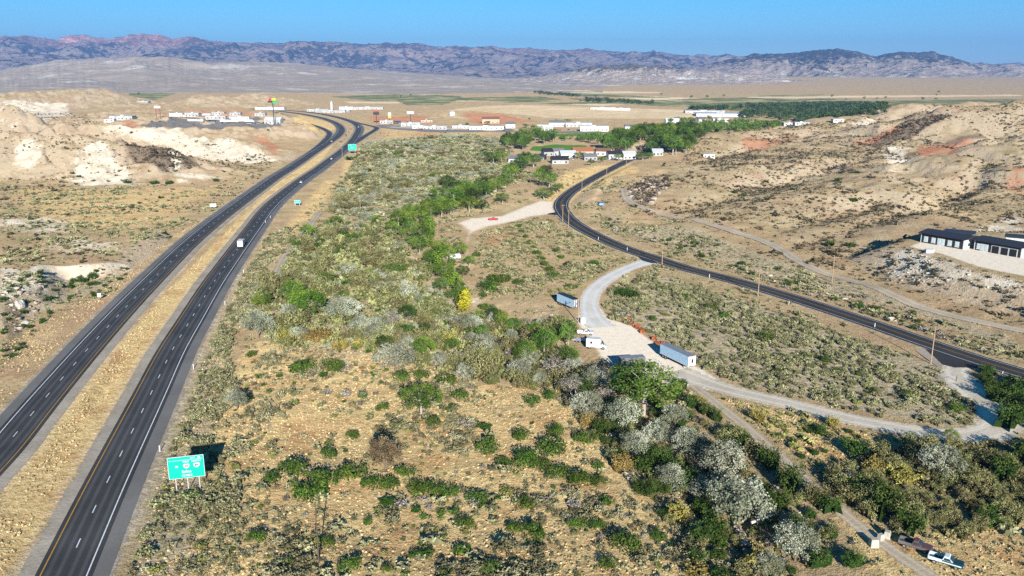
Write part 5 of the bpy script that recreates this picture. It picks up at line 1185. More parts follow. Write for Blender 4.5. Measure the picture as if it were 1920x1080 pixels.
T_ = [ # px, py(base), w, d, h, rz(deg), wall, roof, kind, label
 (231, 224, 38, 20, 6.5, 4, 'white', 'white', 'flat', 'long white warehouse at the left edge of the truck stop above the white cliff'),
 (207, 228, 16, 10, 4, 4, 'white', 'lgrey', 'flat', 'small white shed in front of the long white warehouse at the truck stop'),
 (333, 217, 24, 14, 5.0, -3, 'offwhite', 'white', 'flat', 'white canopy building at the back left of the truck stop'),
 (362, 218, 26, 12, 6.5, -3, 'white', 'white', 'flat', 'tall white store in the middle of the truck stop back row'),
 (411, 215, 24, 12, 5, -3, 'white', 'lgrey', 'flat', 'white flat store behind the parked trucks at the truck stop'),
 (443, 216, 20, 12, 5, -3, 'white', 'white', 'flat', 'white store near the right end of the truck stop back row'),
 (489, 217, 20, 10, 5, -3, 'white', 'white', 'flat', 'last white store in the truck stop back row, by the tall pole sign'),
 (406, 223, 34, 8, 5, -2, 'white', 'white', 'flat', 'white fuel canopy building in the middle of the truck stop'),
 (450, 223, 34, 8, 4, -2, 'offwhite', 'lgrey', 'flat', 'cream low shop strip between two rows of truck stop buildings'),
 (514, 232, 26, 14, 7, -6, 'white', 'white', 'gable', 'big white gabled building at the foot of the tall pole sign'),
 (508, 206, 75, 20, 7, -2, 'white', 'white', 'flat', 'very long white warehouse beyond the highway bend on the left'),
 (597, 209, 52, 16, 6, -2, 'white', 'white', 'flat', 'white warehouse just above the highway bend'),
 (621, 211.5, 70, 12, 6, -4, 'white', 'lgrey', 'flat', 'long low white building touching the top of the highway bend'),
 (650, 205, 36, 14, 7, 0, 'white', 'white', 'flat', 'white hall behind the highway bend, right of the white tower'),
 (647, 210.5, 24, 12, 6, 0, 'white', 'white', 'flat', 'small white hall in front of the white hall behind the bend'),
 (690, 205, 80, 18, 6, 2, 'white', 'white', 'flat', 'long white shed at the foot of the pink slope beyond the bend'),
 (725, 231, 24, 14, 5.5, 5, 'white', 'lgrey', 'flat', 'white filling station shop beside the red and black pole sign'),
 (745, 232, 12, 10, 5, 5, 'dark', 'roof', 'flat', 'small dark canopy behind the filling station shop'),
 (770, 236, 34, 16, 6, 6, 'white', 'white', 'flat', 'white motel block under the pale pole sign by the red hill'),
 (800, 229, 22, 10, 5, 6, 'tan', 'redroof', 'flat', 'brown shop with dark roof in front of the red hill'),
 (815, 242, 40, 14, 5.5, 6, 'white', 'white', 'flat', 'long white flat building below the red hill, front row of town'),
 (785, 240, 22, 12, 5, 6, 'offwhite', 'lgrey', 'flat', 'cream building left of the long white front row building'),
 (864, 240, 30, 12, 5, 4, 'offwhite', 'groof', 'flat', 'cream low store left of the round tree in town'),
 (912, 243, 58, 14, 6, 3, 'white', 'white', 'flat', 'longest white building in the middle of the town front row'),
 (920, 231, 28, 14, 7, 3, 'tan', 'redroof', 'gable', 'tan house with brown roof behind the longest white town building'),
 (957, 240, 14, 12, 6, 0, 'white', 'groof', 'gable', 'small white gabled house right of the longest white town building'),
 (1022, 245, 26, 14, 6.5, -2, 'white', 'white', 'gable', 'white gabled hall left of the school like blocks'),
 (1044, 237, 24, 14, 6, -2, 'white', 'groof', 'gable', 'white house with grey roof behind the white gabled hall'),
 (1085, 237, 46, 22, 7, -3, 'white', 'white', 'flat', 'large white flat roofed block at the back of the town'),
 (1114, 245, 46, 18, 8, -3, 'offwhite', 'white', 'flat', 'large cream block with two wings just above the tree belt'),
 (1180, 243, 14, 10, 5, 0, 'lgrey', 'groof', 'gable', 'small grey blue house at the right end of the town row'),
 (1228, 242, 24, 12, 5, -4, 'tan', 'redroof', 'gable', 'tan house with brown roof above the right part of the big grove'),
 (1313, 231, 14, 12, 7, 20, 'white', 'groof', 'gable', 'white A shaped house among the far trees'),
 (1260, 231, 22, 12, 5, 0, 'white', 'white', 'gable', 'white long house left of the A shaped house'),
 (1350, 228, 26, 12, 5, 0, 'white', 'lgrey', 'flat', 'white low house right of the A shaped house'),
 (1352, 217, 110, 60, 6, -8, 'white', 'lgrey', 'flat', 'huge white shed with pale roof beyond the trees on the right'),
 (1320, 212, 90, 26, 6, -4, 'white', 'white', 'flat', 'long white shed behind the huge white shed'),
 (1425, 209, 70, 20, 6, -4, 'white', 'white', 'flat', 'white shed half hidden by the far woods'),
 (1130, 205.5, 60, 12, 5, 0, 'white', 'white', 'flat', 'row of white low sheds on the plain before the fields'),
 (1165, 206.5, 40, 12, 5, 0, 'white', 'white', 'flat', 'second row of white low sheds on the plain before the fields'),
 (1480, 235, 20, 10, 4, 0, 'white', 'white', 'flat', 'white shed at the foot of the right hills, the left one'),
 (1502, 234, 22, 10, 4, 0, 'white', 'lgrey', 'flat', 'white shed at the foot of the right hills, the right one'),
 (270, 193, 30, 16, 5, 0, 'white', 'white', 'flat', 'white farm shed alone on the flat behind the truck stop'),
 (1570, 228, 16, 10, 4, 0, 'offwhite', 'lgrey', 'flat', 'cream shed at the edge of the far woods by the hill'),
]
for x, y, w_, d_, h_, rz, wa, ro, kd, lb in T_:
    shed(x, y, w_, d_, h_, R(rz), wa, ro, lb, kind=kd, nwin=max(2, min(7, int(w_ / 6))), name='house' if 'house' in lb and 'ware' not in lb else 'commercial_building', cat='house' if 'house' in lb and 'ware' not in lb else 'building')
H_ = [
 (971, 304, 15, 11, 3.4, -14, 'white', 'groof', 'gable', 'white house with grey gabled roof, leftmost of the houses by the creek'),
 (997, 299, 27, 10, 4.2, -10, 'dark', 'roof', 'flat', 'long black flat roofed house with a row of big windows'),
 (1031, 291, 15, 12, 4, 12, 'grey', 'roof', 'gable', 'grey house with dark roof just below the playing field'),
 (1049, 306, 15, 12, 3.6, 6, 'white', 'roof', 'gable', 'house with steep black roof and white garage, nearest of the group'),
 (1046, 291, 11, 10, 4.5, 12, 'white', 'groof', 'gable', 'white gabled house between the grey house and the playing field'),
 (1064, 295, 15, 11, 4, 8, 'white', 'lgrey', 'gable', 'white house behind the steep black roofed house'),
 (1092, 290, 20, 14, 4, 4, 'tan', 'orange', 'gable', 'low house with a wide orange roof'),
 (1106, 300, 12, 10, 3.6, 4, 'grey', 'groof', 'gable', 'grey house below the orange roofed house'),
 (1133, 291, 14, 11, 4.2, -20, 'offwhite', 'redroof', 'gable', 'cream house with brown roof right of the orange roof'),
 (1153, 296, 15, 11, 4, 8, 'white', 'roof', 'gable', 'white house with black roof near the paved road'),
 (1178, 298, 12, 10, 5, 8, 'white', 'lgrey', 'gable', 'tall white gabled house at the end of the paved road'),
 (1232, 291, 10, 9, 4, 0, 'white', 'lgrey', 'gable', 'small white house under the big grove'),
 (1328, 295, 11, 7, 3, 0, 'white', 'lgrey', 'flat', 'white shed alone at the foot of the hills right of the grove'),
]
for x, y, w_, d_, h_, rz, wa, ro, kd, lb in H_:
    r = shed(x, y, w_, d_, h_, R(rz), wa, ro, lb, 'house', 'house', 5 if w_ > 20 else 3, kind=kd)
    if 'garage' in lb:
        for s in (-3.6, 0.2):
            MB().box(s, s + 3.2, -d_ / 2 - .09, -d_ / 2 + .03, 0, 2.4).build('garage_door', M['white'], r)

# the two long dark workshops on the terrace
def workshop(px, py, px2, py2, d, h, label, bays):
    a = gp(px, py); b = gp(px2, py2)
    a.z = b.z = 9.0
    w_ = (b - a).length; rz = heading(a, b)
    r = empty('workshop', (a + b) / 2, rz); tag(r, label, 'building')
    MB().box(-w_ / 2, w_ / 2 - .3, 0, d, -.3, h).build('wall', M['dark'], r)
    MB().box(w_ / 2 - .298, w_ / 2, -.05, d + .05, -.3, h + .2).build('end_wall', M['white'], r)
    ro = MB().add([(-w_ / 2 - .9, -1.2, h + .25), (w_ / 2 + .9, -1.2, h + .25), (w_ / 2 + .9, d * .55, h + 1.3), (-w_ / 2 - .9, d * .55, h + 1.3), (w_ / 2 + .9, d + .8, h + .3), (-w_ / 2 - .9, d + .8, h + .3),
                   (-w_ / 2 - .9, -1.2, h + .0), (w_ / 2 + .9, -1.2, h + .0), (w_ / 2 + .9, d + .8, h + .05), (-w_ / 2 - .9, d + .8, h + .05)],
                  [(0, 1, 2, 3), (3, 2, 4, 5), (6, 9, 8, 7), (0, 6, 7, 1), (4, 8, 9, 5), (1, 7, 8, 4, 2), (0, 3, 5, 9, 6)]).build('roof', M['roof'], r)
    wd = MB().box(w_ / 2 + .0, w_ / 2 + .06, d * .3, d * .3 + 1.2, 1.0, 2.3).build('window', M['glass'], r)
    MB().box(-w_ / 2 - .06, -w_ / 2 + .2, -.12, .1, 0, h).build('downpipe', M['white'], r)
    for fx, kind in bays:
        x = -w_ / 2 + fx * w_
        if kind == 'w':
            fr = MB().box(x - .9, x + .9, -.10, .02, .7, 2.9).build('window', M['white'], r); MB().box(x - .72, x + .72, -.14, 0, .9, 2.7).build('pane', M['palepanel'], fr)
            MB().box(x - 1.0, x + 1.0, -.2, -.102, .5, .695).build('sill', M['white'], fr)
        elif kind == 'd':
            fr = MB().box(x - 1.6, x + 1.6, -.10, .02, 0, 3.0).build('door', M['white'], r)
            for s in (-.75, .75): MB().box(x + s - .55, x + s + .55, -.15, 0, .3, 2.6).build('glazing', M['palepanel'], fr)
        else:
            fr = MB().box(x - 1.75, x + 1.75, -.10, .02, 0, 3.3).build('garage_door', M['white'], r); MB().box(x - 1.4, x + 1.4, -.15, 0, .004, 2.95).build('opening', M['black'], fr)
    return r
workshop(1726, 454, 1806, 468, 11, 4.1, 'long dark workshop with white end wall and five windows, the left one of two', [(.12, 'w'), (.30, 'w'), (.48, 'd'), (.68, 'w'), (.85, 'w')])
workshop(1826, 468, 1914, 484, 11, 4.1, 'long dark workshop with three white framed open bays on the gravel terrace, the right one', [(.10, 'w'), (.22, 'd'), (.46, 'g'), (.65, 'g'), (.83, 'g')])
def backshed(px, py, w_, label):
    r = empty('shed', gp(px, py), R(-32)); r.location.z = max(r.location.z, 9)
    MB().box(-w_ / 2, w_ / 2, 0, 6, -2, 3.6).build('wall', M['white'], r); MB().box(-w_ / 2 - .6, w_ / 2 + .6, -.8, 6.6, 3.604, 4.0).build('roof', M['roof'], r)
    MB().box(w_ / 2 - .01, w_ / 2 + .05, 1.5, 2.7, 1, 2.2).build('window', M['glass'], r); MB().box(-1, .2, -.06, .02, 0, 2.2).build('door', M['grey'], r)
    tag(r, label, 'shed')
backshed(1797, 452, 11, 'small dark roofed shed behind the left workshop'); backshed(1915, 462, 12, 'small dark roofed shed behind the right workshop')
cb = MB().box(-1.6, 1.6, -.8, .8, -.2, 1.3).box(-1.7, 1.7, -.9, .9, 1.302, 1.5).build('utility_cabinet', M['lgrey'], None, gp(1742, 474)); tag(cb, 'grey low utility box on the gravel below the left workshop', 'box')

# ------------------------------------------------------------------ vehicles (x forward)
def wheel(root, x, y, r, wd=.24, mat=None):
    t_ = MB().tube((x, y - wd / 2, r), (x, y + wd / 2, r), r, n=14).build('wheel', M['black'], root)
    s = 1 if y > 0 else -1
    MB().tube((x, y + s * (wd / 2 - .02), r), (x, y + s * (wd / 2 + .02), r), r * .58, n=12).build('rim', mat or M['rim'], t_)

def pickup(loc, rz, body, side, cab, label, name='pickup_truck'):
    r = empty(name, loc, rz); tag(r, label, 'pickup truck')
    L_, W_ = 5.4, 1.95
    b = MB()
    b.prof([(-2.7, .5), (2.5, .45), (2.7, .62), (2.68, .95), (2.5, 1.06), (1.15, 1.12), (-.55, 1.10), (-.55, .62), (-2.7, .62)], -W_ / 2 + .02, W_ / 2 - .02)
    b.build('body', M[body], r, bevel=.05)
    for s in (-1, 1):
        y0, y1 = sorted((s * (W_ / 2 - .12), s * (W_ / 2 + .005)))
        MB().box(-2.7, -.555, y0, y1, .623, 1.18).build('bed_side', M[side], r, bevel=.03)
        MB().box(-2.4, 2.45, *sorted((s * (W_ / 2 + .0), s * (W_ / 2 + .03))), .70, .92).build('side_panel', M[side], r)
    MB().box(-2.75, -2.64, -W_ / 2 + .12, W_ / 2 - .12, .623, 1.15).build('tailgate', M[side], r)
    c = MB().taper(-.55, 1.15, -W_ / 2 + .06, W_ / 2 - .06, 1.102, 1.62, .22, .62, .14).taper(-.33, .53, -W_ / 2 + .20, W_ / 2 - .20, 1.622, 1.80, .06, .1, .06).build('cab', M[cab], r, bevel=.03)
    MB().add([(1.14, -.78, 1.14), (1.14, .78, 1.14), (.60, .68, 1.60), (.60, -.68, 1.60), (1.20, -.78, 1.14), (1.20, .78, 1.14), (.66, .68, 1.60), (.66, -.68, 1.60)], [(0, 3, 2, 1), (4, 5, 6, 7), (0, 1, 5, 4), (1, 2, 6, 5), (2, 3, 7, 6), (3, 0, 4, 7)]).build('windscreen', M['glass'], c)
    for s in (-1, 1):
        MB().add([(-.3, s * .91, 1.16), (.95, s * .91, 1.16), (.55, s * .80, 1.56), (-.2, s * .80, 1.56), (-.3, s * .93, 1.16), (.95, s * .93, 1.16), (.55, s * .82, 1.56), (-.2, s * .82, 1.56)], [(0, 1, 2, 3), (7, 6, 5, 4), (0, 4, 5, 1), (1, 5, 6, 2), (2, 6, 7, 3), (3, 7, 4, 0)]).build('side_window', M['glass'], c)
        MB().box(2.68, 2.73, *sorted((s * .55, s * .85)), .70, .88).build('headlight', M['white'], r)
        for x in (-1.65, 1.65): wheel(r, x, s * (W_ / 2 - .08), .37)
    MB().box(2.7, 2.82, -.95, .95, .42, .62).build('bumper', M['rim'], r)
    return r

def car(loc, rz, col, label, group=None, name='car'):
    r = empty(name, loc, rz); tag(r, label, 'car', group)
    MB().prof([(-2.2, .35), (2.2, .35), (2.25, .6), (2.0, .82), (1.0, .92), (-2.1, .95), (-2.25, .7)], -.88, .88).build('body', M[col], r, bevel=.06)
    c = MB().taper(-1.9, 1.1, -.82, .82, .93, 1.42, .45, .75, .16).build('cabin', M['glass'], r)
    MB().box(-1.4, .3, -.64, .64, 1.422, 1.47).build('roof', M[col], c)
    for x in (-1.4, 1.4):
        for s in (-.82, .82): wheel(r, x, s, .33, .2)
    return r

def box_truck(loc, rz, label, L_=8.0, col='white', cat='truck'):
    r = empty('box_truck', loc, rz); tag(r, label, cat)
    MB().box(-L_ / 2, L_ / 2 - 2.3, -1.22, 1.22, 1.0, 3.75).build('cargo_box', M[col], r, bevel=.03)
    MB().box(-L_ / 2, L_ / 2 - .3, -.5, .5, .55, .98).build('chassis', M['black'], r)
    c = MB().taper(L_ / 2 - 2.2, L_ / 2, -1.05, 1.05, .6, 2.5, .0, .7, .1).build('cab', M[col], r, bevel=.05)
    MB().box(L_ / 2 - .62, L_ / 2 - .30, -.9, .9, 1.6, 2.2).build('windscreen', M['glass'], c)
    for k in range(2): MB().box(-L_ / 2 - .05, -L_ / 2 - .002, -1.15 + 1.17 * k, -.02 + 1.17 * k, 1.1, 3.6).build('rear_door', M[col], r)
    for x in (-L_ / 2 + 1.5, L_ / 2 - 1.1):
        for s in (-1.0, 1.0): wheel(r, x, s, .48, .3)
    return r

def semi_trailer(loc, rz, L_, label, body, endm, roof, door=True, frame_end=False):
    r = empty('semi_trailer', loc, rz); tag(r, label, 'trailer')
    h0, h1, w2 = 1.15, 3.95, 1.28
    MB().box(-L_ / 2, L_ / 2 - .06, -w2, w2, h0, h1).build('cargo_box', M[body], r)
    ro = MB().box(-L_ / 2 - .02, L_ / 2 + .02, -w2 - .02, w2 + .02, h1 + .003, h1 + .07).build('roof', M[roof], r)
    e = MB().box(L_ / 2 - .058, L_ / 2, -w2, w2, h0, h1).build('end_wall', M[endm], r)
    if door: MB().box(L_ / 2 + .002, L_ / 2 + .04, -.2, .38, h0 + .85, h0 + 1.95).build('vent_window', M['black'], e)
    if frame_end:
        for y in (-1.1, -.35, .4, 1.1): MB().box(L_ / 2 + .002, L_ / 2 + .3, y - .06, y + .06, h0, h1).build('end_post', M['dark'], e)
        MB().tube((L_ / 2 + .3, -1.1, h0), (L_ / 2 + .3, 1.1, h1), .06).build('brace', M['dark'], e)
    MB().box(-L_ / 2 + .3, L_ / 2 - .3, -.55, .55, .85, h0 - .003).build('underframe', M['black'], r)
    for s in (-1, 1):
        MB().box(-L_ / 2, L_ / 2, *sorted((s * (w2 + .003), s * (w2 + .05))), h0 - .08, h0 + .1).build('side_rail', M['lgrey'], r)
        for x in (-L_ / 2 + 1.4, -L_ / 2 + 2.6): wheel(r, x, s * 1.0, .5, .45)
        MB().box(L_ / 2 - 2.6, L_ / 2 - 2.4, s * .8 - .08, s * .8 + .08, 0, .9).build('landing_leg', M['rim'], r)
    return r

a = gp(1237, 669); b = gp(1288, 694); rz = heading(a, b); L_ = 13.0
dv = Vector((math.cos(rz), math.sin(rz), 0)); nv = Vector((-dv.y, dv.x, 0))
c = a + dv * L_ / 2 + nv * 1.28; c.z = float(HT(np.array([c.x]), np.array([c.y]))[0]) + .05
semi_trailer(c, rz, L_, 'long pale blue semi trailer with white end wall at the right of the gravel lot', 'blue', 'white', 'trroof')
a = gp(1044, 570); b = gp(1072, 582); rz = heading(a, b); dv = Vector((math.cos(rz), math.sin(rz), 0)); nv = Vector((-dv.y, dv.x, 0))
L2 = 10.5; c = a + dv * L2 / 2 + nv * 1.28; c.z = float(HT(np.array([c.x]), np.array([c.y]))[0]) + .05
semi_trailer(c, rz, L2, 'shorter pale blue semi trailer with a dark framed end left of the gravel road', 'blue', 'lgrey', 'dark', False, True)
g = gp(1184, 694); rz = heading(gp(1170, 692), gp(1200, 690))
semi_trailer(g, rz, 7.0, 'short dark trailer in the tree shade at the lower edge of the gravel lot', 'grey2', 'grey2', 'trroof', False)
# white vehicles at the lot
g = gp(1118, 653); rv = R(-14)
r = empty('delivery_van', g, rv); tag(r, 'white box van with a rounded nose parked at the left side of the gravel lot', 'van')
MB().box(-3.0, 1.3, -1.15, 1.15, .55, 3.2).build('cargo_box', M['white'], r, bevel=.15)
nb = MB().prof([(1.302, .5), (3.1, .45), (3.2, 1.0), (2.9, 1.3), (2.1, 1.45), (1.5, 2.5), (1.302, 2.6)], -1.0, 1.0).build('hood', M['white'], r, bevel=.08)
MB().add([(2.14, -.85, 1.5), (2.14, .85, 1.5), (1.58, .8, 2.42), (1.58, -.8, 2.42), (2.2, -.85, 1.52), (2.2, .85, 1.52), (1.64, .8, 2.44), (1.64, -.8, 2.44)], [(0, 3, 2, 1), (4, 5, 6, 7), (0, 1, 5, 4), (1, 2, 6, 5), (2, 3, 7, 6), (3, 0, 4, 7)]).build('windscreen', M['glass'], nb)
for s in (-1, 1):
    MB().box(-1.7, -1.1, *sorted((s * 1.152, s * 1.18)), 1.7, 2.4).build('side_window', M['glass'], r); MB().box(1.4, 1.75, *sorted((s * 1.002, s * 1.03)), 1.55, 2.2).build('cab_window', M['glass'], r)
    for x in (-1.9, 2.2): wheel(r, x, s * .95, .45, .3)
pickup(gp(1098, 627), R(-6), 'white', 'white', 'white', 'white pickup truck parked nose to the lot behind the box van')
r = empty('flatbed_trailer', gp(1090, 640), R(-10)); tag(r, 'white flatbed trailer between the pickup and the box van', 'trailer')
MB().box(-3, 2.4, -1.1, 1.1, .6, .75).build('deck', M['lgrey'], r); MB().box(2.25, 2.4, -1.1, 1.1, .752, 1.9).build('headboard', M['white'], r); MB().box(2.402, 3.6, -.08, .08, .55, .68).build('drawbar', M['black'], r)
for s in (-1, 1):
    for x in (-1.4, -.4): wheel(r, x, s * 1.0, .36, .22)
tk = MB().tube((0, 0, .1), (0, 0, 1.9), 1.0, n=16).tube((0, 0, 1.902), (0, 0, 2.3), .98, .25, n=16).build('water_tank', M['white'], None, gp(1093, 606)); tag(tk, 'small white cylindrical tank at the foot of the pole beside the gravel road', 'tank')
# parked pickups on the track
pickup(gp(1716, 1028), R(-36), 'brown', 'grey2', 'brown', 'faded brown pickup truck with grey bed on the dirt track, the rear one')
pickup(gp(1773, 1058), R(-36), 'teal', 'palepanel', 'palepanel', 'dark teal pickup truck with pale blue sides at the bottom right corner')
for j, (x, y, sx) in enumerate([(1638, 1024, 1.3), (1651, 1012, 1.0), (1663, 1008, 1.15)]):
    m = MB().taper(-sx * .6, sx * .6, -sx * .5, sx * .5, -.1, sx * 1.15, .12, .18, .12)
    o = m.build('concrete_block', M['concrete'], None, gp(x, y), bevel=.08); o.rotation_euler.z = .5 * j
    tag(o, ['pale striped concrete block at the side of the dirt track, left of three', 'pale concrete block in the middle of the dirt track barrier', 'white concrete block directly behind the brown pickup truck'][j], 'concrete block')
a = gp(1407, 1000); b = gp(1446, 989)
o = MB().tube(a + Vector((0, 0, 2.2)), b + Vector((0, 0, 2.6)), .26, .12, 9).tube(a.lerp(b, .3) + Vector((0, 0, -.1)), a.lerp(b, .3) + Vector((0, 0, 2.2)), .09, .06, 6).build('fallen_log', M['log']); tag(o, 'bleached white fallen trunk lying across the shadow under the largest silver tree', 'log')
# scrap along the lot's right side
for j, (x, y, s) in enumerate([(1172, 600, 1.3), (1184, 608, 1.0), (1198, 617, 1.1), (1206, 624, .9), (1226, 636, 1.0), (1238, 646, 1.2)]):
    m = MB().box(-1.4 * s, 1.4 * s, -.6, .6, .1, .5 * s).tube((-1.6 * s, -.3, .2), (1.4 * s, .5, 1.1 * s), .14, .1, 6).tube((-.6 * s, .4, .2), (.4 * s, -.5, 1.4 * s), .12, .1, 6).box(.5 * s, 1.2 * s, -.5, .4, .502 * s, 1.0 * s)
    o = m.build('scrap_heap', M['rust'], None, gp(x, y)); o.rotation_euler.z = 1.1 * j
    tag(o, 'rusty orange scrap heap right of the gravel lot, %s from the far end' % ordinal(j), 'scrap heap', 'rusty scrap along the gravel lot')
car(gp(1171, 594), R(-15), 'lgrey', 'silver old car parked in the brush right of the gravel lot')
pickup(gp(925, 413), R(10), 'red', 'red', 'red', 'red pickup truck on the gravel clearing by the creek')
r = empty('camper_trailer', gp(853, 486), R(20)); tag(r, 'small white camper trailer parked under the trees by the gravel clearing', 'camper')
MB().prof([(-2.4, .5), (2.2, .5), (2.5, 1.2), (2.1, 2.5), (-2.3, 2.6), (-2.6, 1.5)], -1.05, 1.05).build('body', M['white'], r, bevel=.1)
MB().box(-1.2, .2, -1.08, -1.052, 1.4, 2.0).build('window', M['glass'], r); MB().box(.7, 1.4, -1.09, -1.052, .6, 2.2).build('door', M['lgrey'], r)
for s in (-.95, .95): wheel(r, 0, s, .34, .2)
# traffic
def on_road(px, py, key, fwd):
    p = gp(px, py, .17); q = W[key]; i = int(np.argmin(np.hypot(q[:, 0] - p.x, q[:, 1] - p.y))); i = min(max(i, 2), len(q) - 3)
    d = (q[i + 2] - q[i - 2]) * fwd
    return p, math.atan2(d[1], d[0])
p, a = on_road(453, 464, 'HWY_R', 1)
box_truck(p, a, 'white box truck driving away on the right carriageway, its square rear lit')
for px, py, k, f_, c_, lb in [(565, 343, 'HWY_R', 1, 'white', 'white car on the right carriageway beyond the box truck'), (622, 299, 'HWY_R', 1, 'white', 'white car on the right carriageway before the far green sign'), (672, 239, 'HWY_R', 1, 'white', 'white car in the right hand lane bend near the town'),
                              (622, 266, 'HWY_L', -1, 'white', 'white car coming round the bend on the left carriageway')]:
    p, a = on_road(px, py, k, f_); car(p, a, c_, lb)
for j, (x, y) in enumerate([(517, 210.5), (524, 211.5), (536, 217), (541, 219.5), (549, 225)]):
    p, a = on_road(x, y, 'RAMP_L', -1); car(p, a, 'white', 'white car queueing on the left ramp, %s from the far end' % ordinal(j), 'cars on the left ramp')
# lorries and cars at the truck stop, cars in town
for j, (x, y, L0) in enumerate([(363, 228.5, 16), (374, 229, 12), (424, 229.5, 16), (436, 230, 16), (447, 229.5, 12), (459, 229, 16), (468, 229.5, 14), (341, 220, 14), (387, 217.5, 14)]):
    box_truck(gp(x, y), R([0, 180, 5, 0, 180, -4, 0, 2, 178][j]), 'white lorry at the truck stop, %s of the lorries from the left' % ordinal(sorted([363, 374, 424, 436, 447, 459, 468, 341, 387]).index(x)), L0)
tc = [(391, 231), (400, 231.5), (405, 227), (416, 231), (420, 231), (464, 232), (468, 232.5), (479, 232.5), (484, 232.5), (372, 231), (285, 228), (300, 228.5), (495, 231)]
for j, (x, y) in enumerate(tc):
    car(gp(x, y), R(30 * j), ['white', 'white', 'slate', 'white', 'lgrey'][j % 5] if x > 310 else 'slate', 'car parked at the truck stop, %s of those cars from the left' % ordinal(sorted(q[0] for q in tc).index(x)), 'cars at the truck stop')
tc2 = [(717, 233), (733, 234), (742, 235.5), (790, 243.5), (838, 245), (846, 244), (944, 245), (968, 244), (1050, 245), (1066, 244), (1080, 246), (1002, 246)]
for j, (x, y) in enumerate(tc2):
    car(gp(x, y), R(25 * j), ['white', 'slate', 'lgrey', 'red', 'slate'][j % 5], 'car parked in front of the town buildings, %s of those from the left' % ordinal(j if j < 11 else 11) if False else 'car parked in front of the town buildings, %s of those from the left' % ordinal(sorted(q[0] for q in tc2).index(x)), 'cars parked in town')
tc3 = [(1010, 303), (1036, 304), (1075, 300), (1140, 300)]
for j, (x, y) in enumerate(tc3): car(gp(x, y), R(40 * j), ['slate', 'white', 'lgrey', 'white'][j], 'car parked by the houses near the creek, %s from the left' % ordinal(j), 'cars by the houses')

# ------------------------------------------------------------------ signs
def letters(txt, size, x, z, parent, mat, name='lettering', y=-.06):
    cu = bpy.data.curves.new(name, 'FONT'); cu.body = txt; cu.size = size; cu.align_x = 'CENTER'; cu.align_y = 'CENTER'; cu.extrude = .012; cu.offset = size * .018
    tmp = bpy.data.objects.new('tmp', cu); me = bpy.data.meshes.new_from_object(tmp); bpy.data.objects.remove(tmp)
    me.materials.clear(); me.materials.append(mat)
    o = link(name, me, parent); o.rotation_euler = (math.pi / 2, 0, 0); o.location = (x, y, z); return o

def shield(px, z, num, parent, mat, inkm, s=1.0):
    pts = [(-.62, .30), (-.40, .52), (0, .44), (.40, .52), (.62, .30), (.58, -.10), (.40, -.34), (0, -.56), (-.40, -.34), (-.58, -.10)]
    m = MB().add([(px + x * s, -.055, z + q * s) for x, q in pts] + [(px + x * s, -.04, z + q * s) for x, q in pts], [tuple(range(len(pts)))] + [(i, i + len(pts), (i + 1) % len(pts) + len(pts), (i + 1) % len(pts)) for i in range(len(pts))])
    o = m.build('route_shield', mat, parent)
    letters(num, .68 * s, px, z - .02, o, inkm, 'route_number', -.075)

def road_sign(px, py, w_, h_, clear_, rz, label, mat='sign', posts=3):
    r = empty('road_sign', gp(px, py), rz); tag(r, label, 'road sign')
    fr = MB().box(-w_ / 2 - .07, w_ / 2 + .07, -.015, .03, clear_ - .07, clear_ + h_ + .07).build('border', M['white'], r)
    pn = MB().box(-w_ / 2, w_ / 2, -.035, -.016, clear_, clear_ + h_).build('panel', M[mat], r)
    for i in range(posts):
        x = (-.33 + .66 * i / (posts - 1)) * w_
        MB().box(x - .09, x + .09, .032, .2, -.5, clear_ + h_ - .1).build('post', M['post'], r)
    return r, pn
r, pn = road_sign(354, 921, 6.6, 4.5, 3.0, R(15), 'big green highway exit sign with white border and three posts beside the shoulder')
MB().box(-3.1, 3.1, -.05, -.036, 3.0 + 3.78, 3.0 + 3.84).build('divider', M['white'], pn)
letters('EXIT', .42, 1.35, 7.12, pn, M['white']); letters('56', .56, 2.5, 7.12, pn, M['white'])
letters('WEST', .48, .05, 6.42, pn, M['white']); letters('NORTH', .48, 1.95, 6.42, pn, M['white'])
shield(-1.75, 5.5, '70', pn, M['sign'], M['white'], .85); shield(.05, 5.5, '50', pn, M['white'], M['black'], .95); shield(1.95, 5.5, '89', pn, M['white'], M['black'], .95)
letters('Salina', .78, 0, 4.32, pn, M['white']); letters('1/2 MILE', .56, 0, 3.5, pn, M['white'])
r, pn = road_sign(661, 289, 8.0, 6.0, 4.0, R(8), 'far green exit sign standing where the right ramp leaves the highway', posts=2)
letters('EXIT', .9, -1.4, 8.9, pn, M['white']); letters('Salina', 1.3, 0, 6.6, pn, M['white'])
r, pn = road_sign(558, 386, 3.6, 1.9, 1.6, R(10), 'blue green services sign low beside the highway shoulder', 'teal_sign', 2)
letters('EXIT 56', .5, 0, 3.0, pn, M['white']); letters('SERVICES', .45, 0, 2.2, pn, M['white'])
def plain_sign(px, py, w_, h_, cl, rz, label, mat, name='billboard', posts=2, cat='sign'):
    r = empty(name, gp(px, py), rz); tag(r, label, cat)
    MB().box(-w_ / 2, w_ / 2, -.06, .06, cl, cl + h_).build('panel', M[mat], r)
    for i in range(posts):
        x = 0 if posts == 1 else (-.3 + .6 * i) * w_
        MB().box(x - .08, x + .08, .062, .22, -.4, cl + h_ - .1).build('post', M['darkpole'], r)
    return r
plain_sign(400, 391, 3.6, 2.0, 1.0, R(15), 'white sign board seen from behind beside the left carriageway', 'white')
plain_sign(187, 563, 1.2, 1.5, 1.2, R(15), 'small white square sign on the verge of the left carriageway', 'white', 'verge_sign', 1)
